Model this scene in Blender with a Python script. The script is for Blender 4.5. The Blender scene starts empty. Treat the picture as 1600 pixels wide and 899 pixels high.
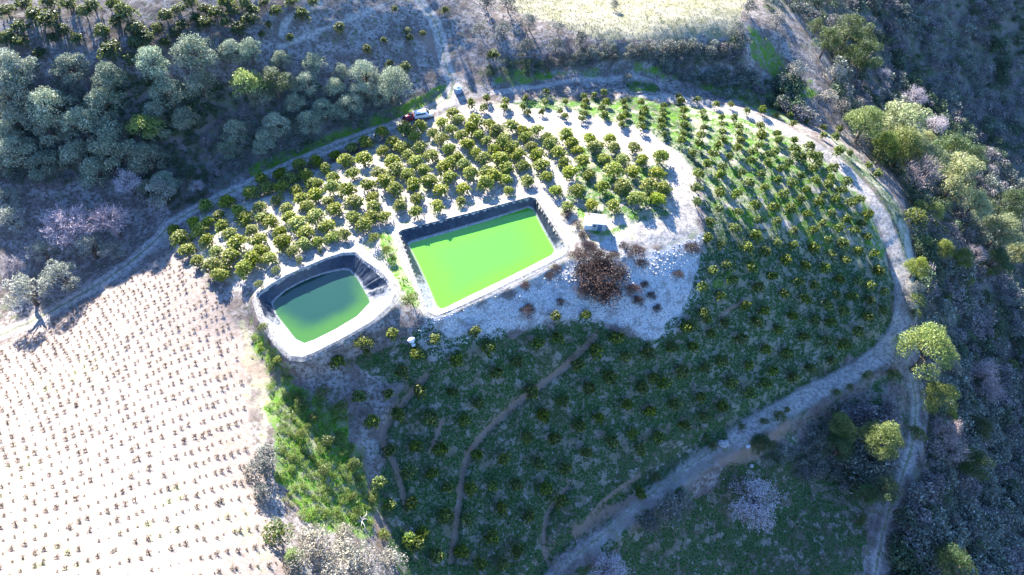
import bpy, bmesh, math, random
import numpy as np
from mathutils import Vector, Matrix

# ------------------------------------------------------------------ camera, sky, sun, exposure
S = bpy.context.scene
C = S.collection
CAM_H, PITCH, FPX = 110.0, math.radians(52.0), 1066.7      # drone height, tilt below the horizon, focal length in photo pixels
cam = bpy.data.cameras.new("camera"); cam.lens = 24.0; cam.sensor_width = 36.0
cam.clip_start = 1.0; cam.clip_end = 3000.0
cam_o = bpy.data.objects.new("camera", cam); C.objects.link(cam_o)
cam_o.location = (0, 0, CAM_H); cam_o.rotation_euler = (math.pi/2 - PITCH, 0, 0)
S.camera = cam_o

SUN_EL = math.radians(27.5)
SUN_DIR = np.array([-0.37, 0.93]); SUN_DIR /= np.linalg.norm(SUN_DIR)     # towards the sun, in plan
sv = np.array([SUN_DIR[0]*math.cos(SUN_EL), SUN_DIR[1]*math.cos(SUN_EL), math.sin(SUN_EL)])
W = bpy.data.worlds.new("World"); S.world = W; W.use_nodes = True
nt = W.node_tree
sky = nt.nodes.new("ShaderNodeTexSky"); sky.sky_type = 'NISHITA'; sky.sun_disc = False
sky.sun_elevation = SUN_EL; sky.sun_rotation = math.atan2(SUN_DIR[0], SUN_DIR[1])
sky.altitude = 300; sky.air_density = 1.0; sky.dust_density = 0.3; sky.ozone_density = 2.5
bg = nt.nodes["Background"]; bg.inputs[1].default_value = 0.078
tint = nt.nodes.new('ShaderNodeMix'); tint.data_type = 'RGBA'; tint.blend_type = 'MULTIPLY'; tint.inputs[0].default_value = 1; tint.inputs[7].default_value = (.67, .96, 1.31, 1)
nt.links.new(sky.outputs[0], tint.inputs[6]); nt.links.new(tint.outputs[2], bg.inputs[0])
sl = bpy.data.lights.new("sun", 'SUN'); sl.energy = 5.0; sl.angle = math.radians(0.53); sl.color = (1.0, 0.95, 0.86)
so = bpy.data.objects.new("sun", sl); C.objects.link(so)
so.rotation_euler = Vector(tuple(sv)).to_track_quat('Z', 'Y').to_euler(); so.location = (-60, 200, 150)
S.view_settings.view_transform = 'Standard'; S.view_settings.look = 'None'
S.view_settings.exposure = 2.5; S.view_settings.gamma = 1.0
S.render.engine = 'CYCLES'
S.cycles.max_bounces = 6; S.cycles.diffuse_bounces = 3; S.cycles.glossy_bounces = 2
S.cycles.transmission_bounces = 3; S.cycles.transparent_max_bounces = 4; S.cycles.use_denoising = True
S.cycles.caustics_reflective = False; S.cycles.caustics_refractive = False

rng = np.random.default_rng(7)
random.seed(7)

# ------------------------------------------------------------------ the lie of the land
CP, SP = math.cos(PITCH), math.sin(PITCH)
def rays(p):
    p = np.atleast_2d(np.asarray(p, float))
    u = (p[:, 0]-800)/FPX; v = (449.5-p[:, 1])/FPX
    d = np.stack([u, CP+v*SP, -SP+v*CP], 1)
    return d/np.linalg.norm(d, axis=1)[:, None]
def at_z(p, z):
    d = rays(p); t = (np.asarray(z, float)-CAM_H)/d[:, 2]
    return np.stack([d[:, 0]*t, d[:, 1]*t, np.zeros(len(t))+z], 1)
def pix(P):
    P = np.atleast_2d(P); x, y, z = P[:, 0], P[:, 1], P[:, 2]-CAM_H
    f = y*CP - z*SP; up = y*SP + z*CP
    return np.stack([800+FPX*x/f, 449.5-FPX*up/f], 1)

# heights known at points of the photograph (photo x, photo y, metres above the orchard terrace)
HP = np.array([
 # lane on the left
 (0,525,-9),(60,495,-8.5),(170,430,-7),(270,345,-5),(400,285,-4),(520,237,-3),(640,188,-1),(700,155,0),
 # terrace
 (300,378,-3),(340,400,-1.5),(420,312,-1.5),(550,270,-.7),(700,210,0),(850,200,0),(1000,230,0),(1040,290,0),(950,330,0),
 (800,290,0),(600,340,0),(450,380,0),(640,430,0),(740,400,0),(870,350,0),(520,470,0),(600,500,-.3),(400,462,-.5),(470,552,-1),(560,520,-.6),
 (740,185,0),(880,190,0),(980,210,0),(1060,250,0),(1075,320,-.5),(1000,370,-.5),(1050,370,-1),
 # strip above and outer track
 (800,160,-.5),(900,165,-.8),(1000,170,-1),(1100,190,-2),(760,150,0),(860,135,-1),(960,135,-2),(1040,150,-3),(1150,170,-5),
 (1250,210,-6.2),(1330,270,-9.3),(1385,340,-13.2),(1408,430,-18),(1412,510,-22),(1300,600,-26),(1150,690,-28),(1000,790,-30),(870,885,-32),
 # right slope
 (1100,260,-.8),(1150,330,-2.9),(1200,260,-3.0),(1280,350,-7.8),(1200,430,-8.7),(1300,450,-14),(1150,520,-15),(1100,400,-4.5),(1250,540,-21),
 # bank under the ponds
 (700,508,0),(800,468,0),(900,420,-.4),(960,392,-.5),(1080,385,-2),(700,530,-3.5),(800,510,-5),(900,510,-7),(980,490,-6.5),(1020,520,-10),(1080,480,-9),
 # shaded slope
 (600,590,-7),(700,620,-11),(800,620,-14),(900,640,-18),(1000,640,-20),(1100,600,-21),(1000,720,-26),(900,760,-27),(800,760,-23),(700,760,-19),(800,880,-30),(700,880,-24),(620,700,-13),
 # green gully
 (420,590,-4),(470,620,-5),(520,700,-8),(560,800,-11),(600,880,-13),(480,780,-5),(440,700,-3),(540,880,-8),
 # vine field
 (260,405,-5),(380,520,-3.5),(390,620,-2.5),(400,700,-1),(440,870,2),(300,600,0),(200,500,-3),(100,560,-4),(0,600,-4.5),(100,700,4),(0,750,8),(200,800,9),(0,899,17),(200,899,15),(350,899,9),(250,700,4),
 (-200,700,7),(-200,899,20),(400,1100,10),(0,1100,28),(800,1100,-36),(1200,1100,-50),(-150,560,-8),
 # olive hillside
 (0,450,-8.3),(100,415,-7.4),(100,330,-4.0),(0,350,-3.7),(200,330,-5.8),(200,230,2.5),(0,230,3.7),(0,120,14.4),(200,120,13.6),(0,0,22.5),(200,0,22),(400,235,-1),(400,120,10),(400,0,19.5),
 (560,170,1),(560,100,7),(560,0,15),(690,70,6),(690,0,12),(620,130,3),(-200,200,10.5),(-200,400,-2.5),
 # upper field and its bank
 (760,110,2.5),(760,50,7),(760,0,9),(800,0,7),(850,122,-.5),(850,95,2.5),(850,55,5.5),(900,0,4.5),(950,72,5),(950,120,-2.5),(1000,0,4),(1000,40,4.7),(1000,66,5),(1100,60,4.5),(1100,112,-4),(1140,0,3.5),(1150,40,3.5),(1170,75,2),(1150,130,-7),(1230,150,-11),(1050,125,-4),
 (1200,55,.5),(1280,140,-9),(1250,100,-6),(1200,110,-7),
 # ravine
 (1300,60,-15),(1250,0,-6),(1400,0,-24),(1400,100,-34),(1350,150,-27),(1310,200,-15),(1400,250,-26),(1450,200,-40),(1550,100,-49),(1600,0,-36),(1600,250,-60),(1500,300,-43),
 (1445,350,-25),(1458,450,-31),(1550,450,-53),(1600,600,-62),(1500,600,-46),(1440,560,-31),(1600,800,-64),(1500,780,-50),(1800,300,-80),(1800,700,-85),(1750,50,-60),
 # lower lane and hollow
 (1415,560,-26),(1432,620,-29),(1425,700,-33),(1395,790,-38),(1375,890,-43),(1350,600,-27.5),(1330,680,-34),(1250,760,-38),(1200,850,-42),(1000,870,-36),(1100,780,-35),(1300,880,-43),(1200,720,-32.5),
], float)
HW = np.vstack([at_z(HP[i:i+1, :2], HP[i, 2]) for i in range(len(HP))])
HW = np.vstack([HW, np.array([(-280,150,18),(-280,300,46),(-150,330,50),(0,330,32),(-350,50,0),(-300,-40,30),(60,330,25),(0,-60,10),(120,360,45),(200,360,50),(300,360,45),(420,330,0),(380,150,-80),(330,0,-85),(150,-50,-60),(-120,-60,25)], float)])  # land out of view; far right hills added and raised to shade the ravine
def tps_fit(P, z, lam):
    n = len(P); d = np.linalg.norm(P[:, None]-P[None], axis=2)
    K = np.where(d > 0, d*d*np.log(d+1e-9), 0) + lam*np.eye(n)
    Q = np.hstack([np.ones((n, 1)), P])
    A = np.block([[K, Q], [Q.T, np.zeros((3, 3))]])
    return np.linalg.solve(A, np.concatenate([z, np.zeros(3)]))
HXY = HW[:, :2]/100.0
HC = tps_fit(HXY, HW[:, 2], 0.004)
def tps(x, y):
    x = np.asarray(x, float).ravel()/100; y = np.asarray(y, float).ravel()/100
    out = HC[-3]+HC[-2]*x+HC[-1]*y
    for i in range(len(HXY)):
        d2 = (x-HXY[i, 0])**2+(y-HXY[i, 1])**2+1e-12
        out += HC[i]*0.5*d2*np.log(d2)
    return out
# lattice noise
def _hash(i, j, s):
    h = (i*374761393 + j*668265263 + s*1442695041) & 0xffffffff
    h = ((h ^ (h >> 13))*1274126177) & 0xffffffff
    return ((h ^ (h >> 16)) & 0xffff)/65535.0
def vnoise(x, y, s=0):
    i = np.floor(x).astype(np.int64); j = np.floor(y).astype(np.int64); fx = x-i; fy = y-j
    fx = fx*fx*(3-2*fx); fy = fy*fy*(3-2*fy)
    a = _hash(i, j, s); b = _hash(i+1, j, s); c = _hash(i, j+1, s); d = _hash(i+1, j+1, s)
    return (a*(1-fx)+b*fx)*(1-fy)+(c*(1-fx)+d*fx)*fy - .5
def fbm(x, y, s=0, o=4):
    r = 0; a = 1.0
    for k in range(o):
        r = r + a*vnoise(x*2**k+17.3*k, y*2**k-9.1*k, s+k); a *= .5
    return r
# grid axes: 0.5 m where the photograph looks, coarser further out
def axis(lo, hi, c0, c1, h):
    a = [c0]; st = h
    while a[0] > lo: st = min(st*1.12, 12); a.insert(0, a[0]-st)
    b = list(np.arange(c0+h, c1, h)); st = h
    while b[-1] < hi: st = min(st*1.12, 12); b.append(b[-1]+st)
    return np.array(a+b)
GX = axis(-420, 480, -125, 150, 0.5)
GY = axis(-90, 480, 18, 205, 0.5)
MX, MY = np.meshgrid(GX, GY)
NX, NY = len(GX), len(GY)
Z = tps(MX, MY).reshape(NY, NX)

def bil(F, x, y):
    x = np.clip(x, GX[0], GX[-1]-1e-6); y = np.clip(y, GY[0], GY[-1]-1e-6)
    i = np.clip(np.searchsorted(GX, x, 'right')-1, 0, NX-2); j = np.clip(np.searchsorted(GY, y, 'right')-1, 0, NY-2)
    fx = (x-GX[i])/(GX[i+1]-GX[i]); fy = (y-GY[j])/(GY[j+1]-GY[j])
    return (F[j, i]*(1-fx)+F[j, i+1]*fx)*(1-fy)+(F[j+1, i]*(1-fx)+F[j+1, i+1]*fx)*fy
ZR = Z.copy()
def ground(x, y): return bil(Z, np.asarray(x, float), np.asarray(y, float))
def trace(p, up=0.0, F=None):
    """Where the ray through a photo point meets the land (raised by up metres)."""
    F = Z if F is None else F
    d = rays(p); n = len(d); up = np.zeros(n)+up
    lo = np.full(n, 55.0); hi = np.full(n, np.nan); t = lo.copy()
    for k in range(125):
        t = t+3.0; q = d*t[:, None]
        below = (CAM_H+q[:, 2] < bil(F, q[:, 0], q[:, 1])+up) & np.isnan(hi)
        hi[below] = t[below]; lo = np.where(np.isnan(hi), t, lo)
    hi = np.where(np.isnan(hi), lo+1, hi)
    for k in range(14):
        m = .5*(lo+hi); q = d*m[:, None]
        b = CAM_H+q[:, 2] < bil(F, q[:, 0], q[:, 1])+up
        hi = np.where(b, m, hi); lo = np.where(b, lo, m)
    q = d*hi[:, None]
    return np.stack([q[:, 0], q[:, 1], CAM_H+q[:, 2]-up], 1)
def line_d(poly, x, y, closed=False):
    poly = np.asarray(poly)[:, :2]; x = x.ravel(); y = y.ravel()
    best = np.full(len(x), 1e9)
    m = len(poly) if closed else len(poly)-1
    for k in range(m):
        a = poly[k]; b = poly[(k+1) % len(poly)]; e = b-a
        t = np.clip(((x-a[0])*e[0]+(y-a[1])*e[1])/(e@e+1e-9), 0, 1)
        best = np.minimum(best, np.hypot(x-a[0]-t*e[0], y-a[1]-t*e[1]))
    return best
def inside(poly, x, y):
    poly = np.asarray(poly)[:, :2]; x = x.ravel(); y = y.ravel(); r = np.zeros(len(x), bool)
    for k in range(len(poly)):
        a = poly[k]; b = poly[(k+1) % len(poly)]
        c = ((a[1] > y) != (b[1] > y)) & (x < (b[0]-a[0])*(y-a[1])/(b[1]-a[1]+1e-12)+a[0]); r ^= c
    return r
def smooth_line(P, n=6):
    P = np.asarray(P, float); out = []
    for i in range(len(P)-1):
        p0 = P[max(i-1, 0)]; p1 = P[i]; p2 = P[i+1]; p3 = P[min(i+2, len(P)-1)]
        for t in np.linspace(0, 1, n, endpoint=False):
            out.append(.5*((2*p1)+(-p0+p2)*t+(2*p0-5*p1+4*p2-p3)*t*t+(-p0+3*p1-3*p2+p3)*t**3))
    out.append(P[-1]); return np.array(out)
def sdist(poly, x, y):            # + inside, - outside (metres)
    d = line_d(poly, x, y, True); return np.where(inside(poly, x, y), d, -d)
core = (MX > -170) & (MX < 260) & (MY > 5) & (MY < 330)
WOB = 2.6*fbm(MX[core]/7, MY[core]/7, 41, 4)+1.6*fbm(MX[core]/2, MY[core]/2, 43, 2)
def zone_px(px_poly, wob=1.0):            # soft mask: 0..1 across 3 m at the border
    w = trace(px_poly, F=ZR); m = np.zeros((NY, NX)); m[core] = np.clip(.5+(sdist(w, MX[core], MY[core])+wob*WOB)/3.0, 0, 1)
    return m
def strip_px(px_line, half, soft=.6):
    w = smooth_line(trace(px_line, F=ZR)); m = np.zeros((NY, NX))
    d = line_d(w, MX[core], MY[core]); m[core] = np.clip(.5+(half-d)/(2*soft), 0, 1); return m, w
def clip01(a): return np.clip(a, 0, 1)
def sstep(a, b, x):
    t = np.clip((x-a)/(b-a), 0, 1); return t*t*(3-2*t)
# ------------------------------------------------------------------ ponds: rim and water outlines, traced, each at its own level
def zp(lst, x0, y0, k): return np.array([(x0+a[0]/k, y0+a[1]/k) + tuple(a[2:]) for a in lst], float)
RIM1 = at_z(zp([(88,288),(110,272),(300,224),(500,174),(700,120),(892,70),(925,80),(1000,195),(1090,340),(1118,385),(1108,420),(1000,478),(800,575),(600,675),(400,765),(320,795),(268,770),(240,700),(190,560),(130,400)], 600, 290, 3.909), .5)
WAT1 = at_z(zp([(150,362),(170,350),(400,285),(650,212),(880,136),(912,148),(970,265),(1030,370),(1043,398),(1025,425),(900,490),(700,590),(500,685),(375,748),(345,755),(322,735),(270,610),(210,480)], 600, 290, 3.909), -1.6)
RIM2 = at_z(zp([(90,420),(110,395),(200,330),(300,272),(450,205),(580,150),(700,112),(790,110),(860,175),(960,240),(1045,330),(1062,400),(1030,480),(900,595),(700,710),(500,812),(420,842),(335,838),(235,730),(130,560)], 380, 370, 4.4964), .9)
WAT2 = at_z(zp([(207,470),(230,440),(300,380),(400,325),(480,290),(560,264),(640,245),(700,233),(745,238),(800,290),(840,360),(880,430),(892,462),(800,560),(650,650),(500,725),(430,750),(370,722),(290,620),(235,550)], 380, 370, 4.4964), -1.5)
def resample(P, n, c=None):
    """n points of a closed outline at even angles round c."""
    P = np.asarray(P); c = P.mean(0) if c is None else c
    Q = np.vstack([P, P[:1]]); seg = np.r_[0, np.cumsum(np.linalg.norm(np.diff(Q[:, :2], axis=0), axis=1))]
    s = np.linspace(0, seg[-1], 4000, endpoint=False); D = np.stack([np.interp(s, seg, Q[:, k]) for k in range(3)], 1)
    a = np.arctan2(D[:, 1]-c[1], D[:, 0]-c[0]); o = np.argsort(a); a = a[o]; D = D[o]
    t = np.linspace(-np.pi, np.pi, n, endpoint=False)
    a3 = np.r_[a-2*np.pi, a, a+2*np.pi]; D3 = np.vstack([D, D, D])
    return np.stack([np.interp(t, a3, D3[:, k]) for k in range(3)], 1)

# ------------------------------------------------------------------ tracks, benches and what grows where
LANE_L = [(-80,565),(0,525),(60,497),(130,457),(190,420),(240,378),(275,345),(340,310),(400,283),(470,250),(540,222),(600,200),(640,184),(690,160),(706,140)]
LANE_UP = [(700,158),(708,130),(696,100),(688,60),(676,28),(655,2),(635,-25)]
LANE_TOP = [(700,160),(760,147),(830,137),(880,128),(960,124),(1015,126)]
OUTER = [(985,142),(1040,152),(1100,164),(1180,185),(1250,215),(1312,258),(1362,312),(1392,370),(1407,430),(1410,490),(1392,535),(1340,578),(1250,625),(1150,683),(1080,725),(1000,785),(930,845),(870,892),(830,935)]
INNER = [(700,165),(760,180),(850,184),(930,196),(1000,218),(1045,243),(1068,275),(1072,310),(1062,350),(1010,368)]
POND_WALK = [(372,445),(420,425),(470,403),(540,380),(600,352),(640,335),(730,309),(830,294),(880,318)]
LOWER = [(1400,520),(1418,570),(1431,625),(1426,690),(1408,750),(1390,800),(1375,860),(1362,935)]
CUTS = [[(665,585),(612,650),(598,690),(618,730),(632,785)], [(932,522),(870,580),(805,630),(752,680),(726,722),(716,790),(704,875)], [(888,758),(856,800),(850,855),(868,892)], [(692,655),(672,705)], [(560,690),(576,760),(590,820),(612,880)], [(1125,492),(1165,468)], [(1000,742),(940,785),(905,830)]]
SIDE = [[(435,75),(500,48),(570,20),(600,8)], [(440,55),(450,30),(500,5)]]
lane_masks = {}
def bench(line, half, soft, amount):
    """Level the land across a track, as a grader would."""
    global Z
    w = smooth_line(trace(line, F=ZR), 60); zc = ground(w[:, 0], w[:, 1])
    k = np.ones(81)/81; zc = np.convolve(np.pad(zc, 40, mode='edge'), k, 'valid')
    x, y = MX[core], MY[core]; d = line_d(w, x, y); near = d < half+soft
    i = np.argmin((x[near][:, None]-w[None, :, 0])**2+(y[near][:, None]-w[None, :, 1])**2, axis=1)
    f = amount*(1-sstep(half, half+soft, d[near])); z = Z[core]; z[near] = z[near]*(1-f)+zc[i]*f; Z[core] = z
for ln, h in ((LANE_L, 2.0), (LANE_UP, 1.8), (OUTER, 2.4), (LOWER, 2.0)): bench(ln, h, 2.2, .85)
# small banks cut by runoff: a step of about half a metre
for ln in CUTS[:3]:
    w = smooth_line(trace(ln, F=ZR)); d = line_d(w, MX[core], MY[core]); z = Z[core]; z -= .85*np.exp(-(d/.9)**2); Z[core] = z
# earth roughness
rough = .22*fbm(MX/4.5, MY/4.5, 3)+.12*fbm(MX/1.3, MY/1.3, 11, 3)
fldm = zone_px([(-200,560),(0,540),(60,512),(180,447),(262,396),(300,425),(345,468),(378,520),(386,600),(392,680),(420,780),(448,899),(470,1000),(0,1100),(-200,1100)], .35)
Z = Z+rough*(1-.65*fldm)
Z = Z+core*(.8*fbm(MX/14, MY/14, 31, 3))*(1-fldm)*sstep(-3, -9, Z)
# ponds: a raised berm round the rim, the hollow inside
for RIM in (RIM1, RIM2):
    c = (np.abs(MX-RIM[:, 0].mean()) < 40) & (np.abs(MY-RIM[:, 1].mean()) < 40)
    sd = sdist(RIM, MX[c], MY[c]); z = Z[c]; rz = RIM[0, 2]
    f = sstep(-2.6, -.5, sd); z = z*(1-f)+(rz-.12)*f; z = np.where(sd > .45, -6.0, z); Z[c] = z
zone = {}
zone['field'] = fldm
zone['pale'] = zone_px([(268,388),(330,330),(420,300),(520,252),(640,200),(720,165),(850,152),(960,160),(1040,180),(1085,230),(1090,330),(1100,390),(1000,385),(900,380),(900,420),(690,505),(640,480),(612,498),(555,525),(468,553),(446,545),(402,472),(340,430)])
soft_ = np.maximum(zone_px([(745,168),(850,152),(1000,150),(1090,178),(1080,225),(985,200),(850,172)]), zone_px([(900,225),(1045,255),(1052,340),(940,348),(890,300)]))
zone['pale'] = zone['pale']*(.9-.32*soft_)
zone['pale'] = np.maximum(zone['pale'], .46*strip_px([(1240,640),(1160,690),(1085,735),(1000,800),(930,860)], 3.2, 2)[0])
zone['pale'] = np.maximum(zone['pale'], .80*zone_px([(1060,150),(1180,182),(1290,240),(1370,330),(1398,440),(1300,410),(1200,380),(1100,350),(1085,230)]))  # upper slope painted paler to make up for weak sun there
zone['pale'] = np.maximum(zone['pale'], .46*zone_px([(1100,350),(1390,380),(1398,520),(1290,590),(1150,660),(1060,560),(1085,430)]))
zone['pale'] = np.maximum(zone['pale'], .40*zone_px([(600,560),(700,540),(1060,520),(1100,640),(900,800),(700,900),(620,800)]))
zone['pale'] = np.maximum(zone['pale'], .85*strip_px([(1300,215),(1350,265),(1400,330),(1418,400),(1424,480)], 3.2, 1.5)[0])
tr = np.zeros((NY, NX)); mid = np.zeros((NY, NX))
for ln, h in ((LANE_L, 1.7), (LANE_UP, 1.7), (LANE_TOP, 1.0), (OUTER[:14], 2.1), (OUTER[13:], 1.3), (INNER, 2.9), (POND_WALK, 1.5), (LOWER, 1.3), (SIDE[0], .6), (SIDE[1], .9)):
    m, w = strip_px(ln, h, 1.1 if h in (2.1, 1.3, 2.9) else .6); tr = np.maximum(tr, m*(.64 if ln[0] == OUTER[13] else .8 if ln in (LOWER, LANE_TOP) else 1))
    if ln[0] == OUTER[13]: mid = np.maximum(mid, .8*strip_px(ln, .45, .5)[0])
    if ln in (LANE_UP, LOWER, LANE_L): mid = np.maximum(mid, strip_px(ln, .35, .3)[0])
zone['track'] = tr
zone['rubble'] = zone_px([(660,522),(690,503),(760,478),(850,442),(900,412),(955,378),(1000,385),(1050,388),(1098,365),(1090,430),(1072,480),(1052,522),(1010,532),(978,505),(930,492),(850,497),(780,513),(720,527),(690,545)])
g = zone_px([(1060,155),(1180,182),(1290,240),(1370,330),(1398,430),(1398,520),(1290,590),(1150,672),(1000,772),(870,885),(700,960),(620,905),(590,780),(600,680),(640,600),(540,565),(650,515),(700,540),(900,505),(1020,535),(1080,480),(1102,380),(1092,280),(1015,215),(980,180)])
g = np.maximum(g, .66*zone_px([(745,165),(850,150),(1000,148),(1100,180),(1090,230),(985,200),(850,172)]))
g = np.maximum(g, .7*zone_px([(870,895),(1000,805),(1150,722),(1250,695),(1350,745),(1362,899),(1300,960),(880,960)]))
g = np.maximum(g, .6*zone_px([(1290,200),(1350,250),(1402,320),(1425,420),(1400,420),(1380,330),(1320,260)]))
g = np.maximum(g, .55*zone_px([(860,300),(1060,290),(1050,350),(930,345)]))
g = np.maximum(g, .45*zone_px([(1290,600),(1410,560),(1430,640),(1400,760),(1320,700),(1200,720),(1210,650)]))
upper = zone_px([(1060,155),(1180,182),(1290,240),(1375,335),(1396,420),(1300,395),(1200,370),(1105,330),(1090,250)])
g = g-.42*upper*(g > .5)
g = np.maximum(g, .6*zone_px([(900,225),(1045,255),(1052,340),(940,348),(890,300)]))
zone['grass'] = g
wd = zone_px([(420,592),(470,600),(545,640),(572,720),(592,790),(565,835),(500,835),(452,785),(432,700),(402,640)])
wd = np.maximum(wd, .9*zone_px([(384,470),(405,520),(450,575),(475,600),(430,595),(395,540)]))
wd = np.maximum(wd, .62*zone_px([(1165,38),(1205,60),(1292,160),(1270,172),(1215,130),(1172,92)]))
wd = np.maximum(wd, .58*zone_px([(720,145),(735,125),(790,112),(880,108),(950,98),(1010,104),(1130,112),(1200,135),(1290,180),(1230,195),(1150,158),(1050,125),(960,118),(880,122),(790,136)]))
wd = np.maximum(wd, .7*strip_px([(695,140),(640,168),(560,202),(470,238),(400,268)], 2.2, 1)[0])
wd = np.maximum(wd, .75*strip_px([(600,365),(620,420),(650,470)], 1.6, 1)[0])
wd = np.maximum(wd, .7*strip_px([(905,330),(935,365),(975,355)], 1.2, 1)[0])
wd = np.maximum(wd, .6*zone_px([(1130,410),(1165,415),(1150,445),(1120,440)]))
wd = np.maximum(wd, .5*upper); wd = np.maximum(wd, .46*zone_px([(745,168),(850,152),(1000,150),(1090,178),(1080,225),(985,200),(850,172)])); wd = np.maximum(wd, .44*zone_px([(900,225),(1045,255),(1052,340),(940,348),(890,300)]))
zone['weed'] = wd
rd = np.zeros((NY, NX))
for k, ln in enumerate(CUTS): rd = np.maximum(rd, strip_px(ln, (.6 if k < 2 else .38), .5)[0])
rd = np.maximum(rd, .9*strip_px([(1225,668),(1195,700),(1160,715),(1120,720)], 1.2, .8)[0])
rd = np.maximum(rd, .8*strip_px([(1010,770),(950,800),(900,830)], 1.2, .8)[0])
rd = np.maximum(rd, .75*strip_px([(690,80),(660,60),(720,110)], 2.5, 2)[0])
rd = np.maximum(rd, .8*strip_px([(200,402),(150,438),(90,470),(20,505)], .7, .5)[0]*0+.7*strip_px([(262,378),(225,408),(170,440)], .6, .5)[0]*0)
rd = np.maximum(rd, .7*zone_px([(375,590),(430,600),(500,605),(440,580),(395,560)]))
zone['red'] = rd
sc = zone_px([(1250,20),(1292,70),(1312,190),(1400,275),(1432,400),(1438,520),(1452,640),(1440,720),(1402,820),(1388,950),(1850,950),(1850,-60),(1190,-60),(1200,20)])
sc = np.maximum(sc, .75*zone_px([(-60,110),(200,118),(420,128),(560,140),(670,145),(560,212),(400,272),(280,330),(200,300),(-60,270)]))
sc = np.maximum(sc, .8*zone_px([(735,130),(760,105),(850,92),(960,78),(1060,75),(1150,72),(1160,95),(1050,105),(960,98),(880,110),(790,118)]))
sc = np.maximum(sc, .7*zone_px([(1040,112),(1160,112),(1240,140),(1278,200),(1200,172),(1120,150),(1060,130)]))
sc = np.maximum(sc, .8*zone_px([(1200,720),(1290,660),(1380,640),(1400,720),(1370,790),(1290,760)]))
zone['scrub'] = sc
zone['dry'] = .62*zone_px([(330,430),(385,470),(402,560),(470,600),(440,650),(420,700),(395,690),(384,590),(372,520)])
zone['dry'] = np.maximum(zone['dry'], .5*zone_px([(440,640),(520,620),(560,650),(600,800),(580,840),(500,840),(420,720)]))
zone['dry'] = np.maximum(zone['dry'], zone_px([(770,-30),(800,14),(860,36),(950,60),(1050,68),(1150,60),(1165,0),(1150,-40)]))
zone['mid'] = mid
ZF = Z

# ------------------------------------------------------------------ materials
def mat(name):
    m = bpy.data.materials.new(name); m.use_nodes = True; n = m.node_tree.nodes; n.clear()
    return m, n, m.node_tree.links
class G:
    """A few words for building node graphs."""
    def __init__(s, name): s.m, s.n, s.l = mat(name)
    def put(s, sock, v):
        if hasattr(v, 'links') or hasattr(v, 'is_linked'): s.l.new(v, sock)
        elif isinstance(v, (tuple, list)) and len(v) == 3 and sock.type == 'RGBA': sock.default_value = (*v, 1)
        else: sock.default_value = v
    def math(s, op, a, b=None, c=None, clamp=False):
        x = s.n.new('ShaderNodeMath'); x.operation = op; x.use_clamp = clamp
        for k, v in enumerate((a, b, c)):
            if v is not None: s.put(x.inputs[k], v)
        return x.outputs[0]
    def mix(s, f, a, b):
        x = s.n.new('ShaderNodeMix'); x.data_type = 'RGBA'; s.put(x.inputs[0], f); s.put(x.inputs[6], a); s.put(x.inputs[7], b); return x.outputs[2]
    def noise(s, scale, detail=3, rough=.6, vec=None, off=None):
        x = s.n.new('ShaderNodeTexNoise'); x.inputs['Scale'].default_value = scale; x.inputs['Detail'].default_value = detail; x.inputs['Roughness'].default_value = rough
        if vec is None:
            tc = s.n.new('ShaderNodeTexCoord'); vec = tc.outputs['Object']
        if off:
            mp = s.n.new('ShaderNodeMapping'); mp.inputs['Location'].default_value = off; s.l.new(vec, mp.inputs[0]); vec = mp.outputs[0]
        s.l.new(vec, x.inputs['Vector']); return x.outputs[0]
    def sm(s, x, lo, hi):
        r = s.n.new('ShaderNodeMapRange'); r.interpolation_type = 'SMOOTHSTEP'; s.put(r.inputs[0], x); r.inputs[1].default_value = lo; r.inputs[2].default_value = hi; return r.outputs[0]
    def attr(s, name):
        a = s.n.new('ShaderNodeAttribute'); a.attribute_name = name; return a
    def out(s, sh, disp=None):
        o = s.n.new('ShaderNodeOutputMaterial'); s.l.new(sh, o.inputs[0]); return s.m
    def principled(s, col, rough=.9, spec=.2, bump=None, bstr=.3, bdist=.1, **kw):
        p = s.n.new('ShaderNodeBsdfPrincipled'); s.put(p.inputs['Base Color'], col); s.put(p.inputs['Roughness'], rough); p.inputs['Specular IOR Level'].default_value = spec
        if bump is not None:
            b = s.n.new('ShaderNodeBump'); b.inputs['Strength'].default_value = bstr; b.inputs['Distance'].default_value = bdist; s.l.new(bump, b.inputs['Height']); s.l.new(b.outputs[0], p.inputs['Normal'])
        for k, v in kw.items(): s.put(p.inputs[k], v)
        return p.outputs[0]

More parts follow.
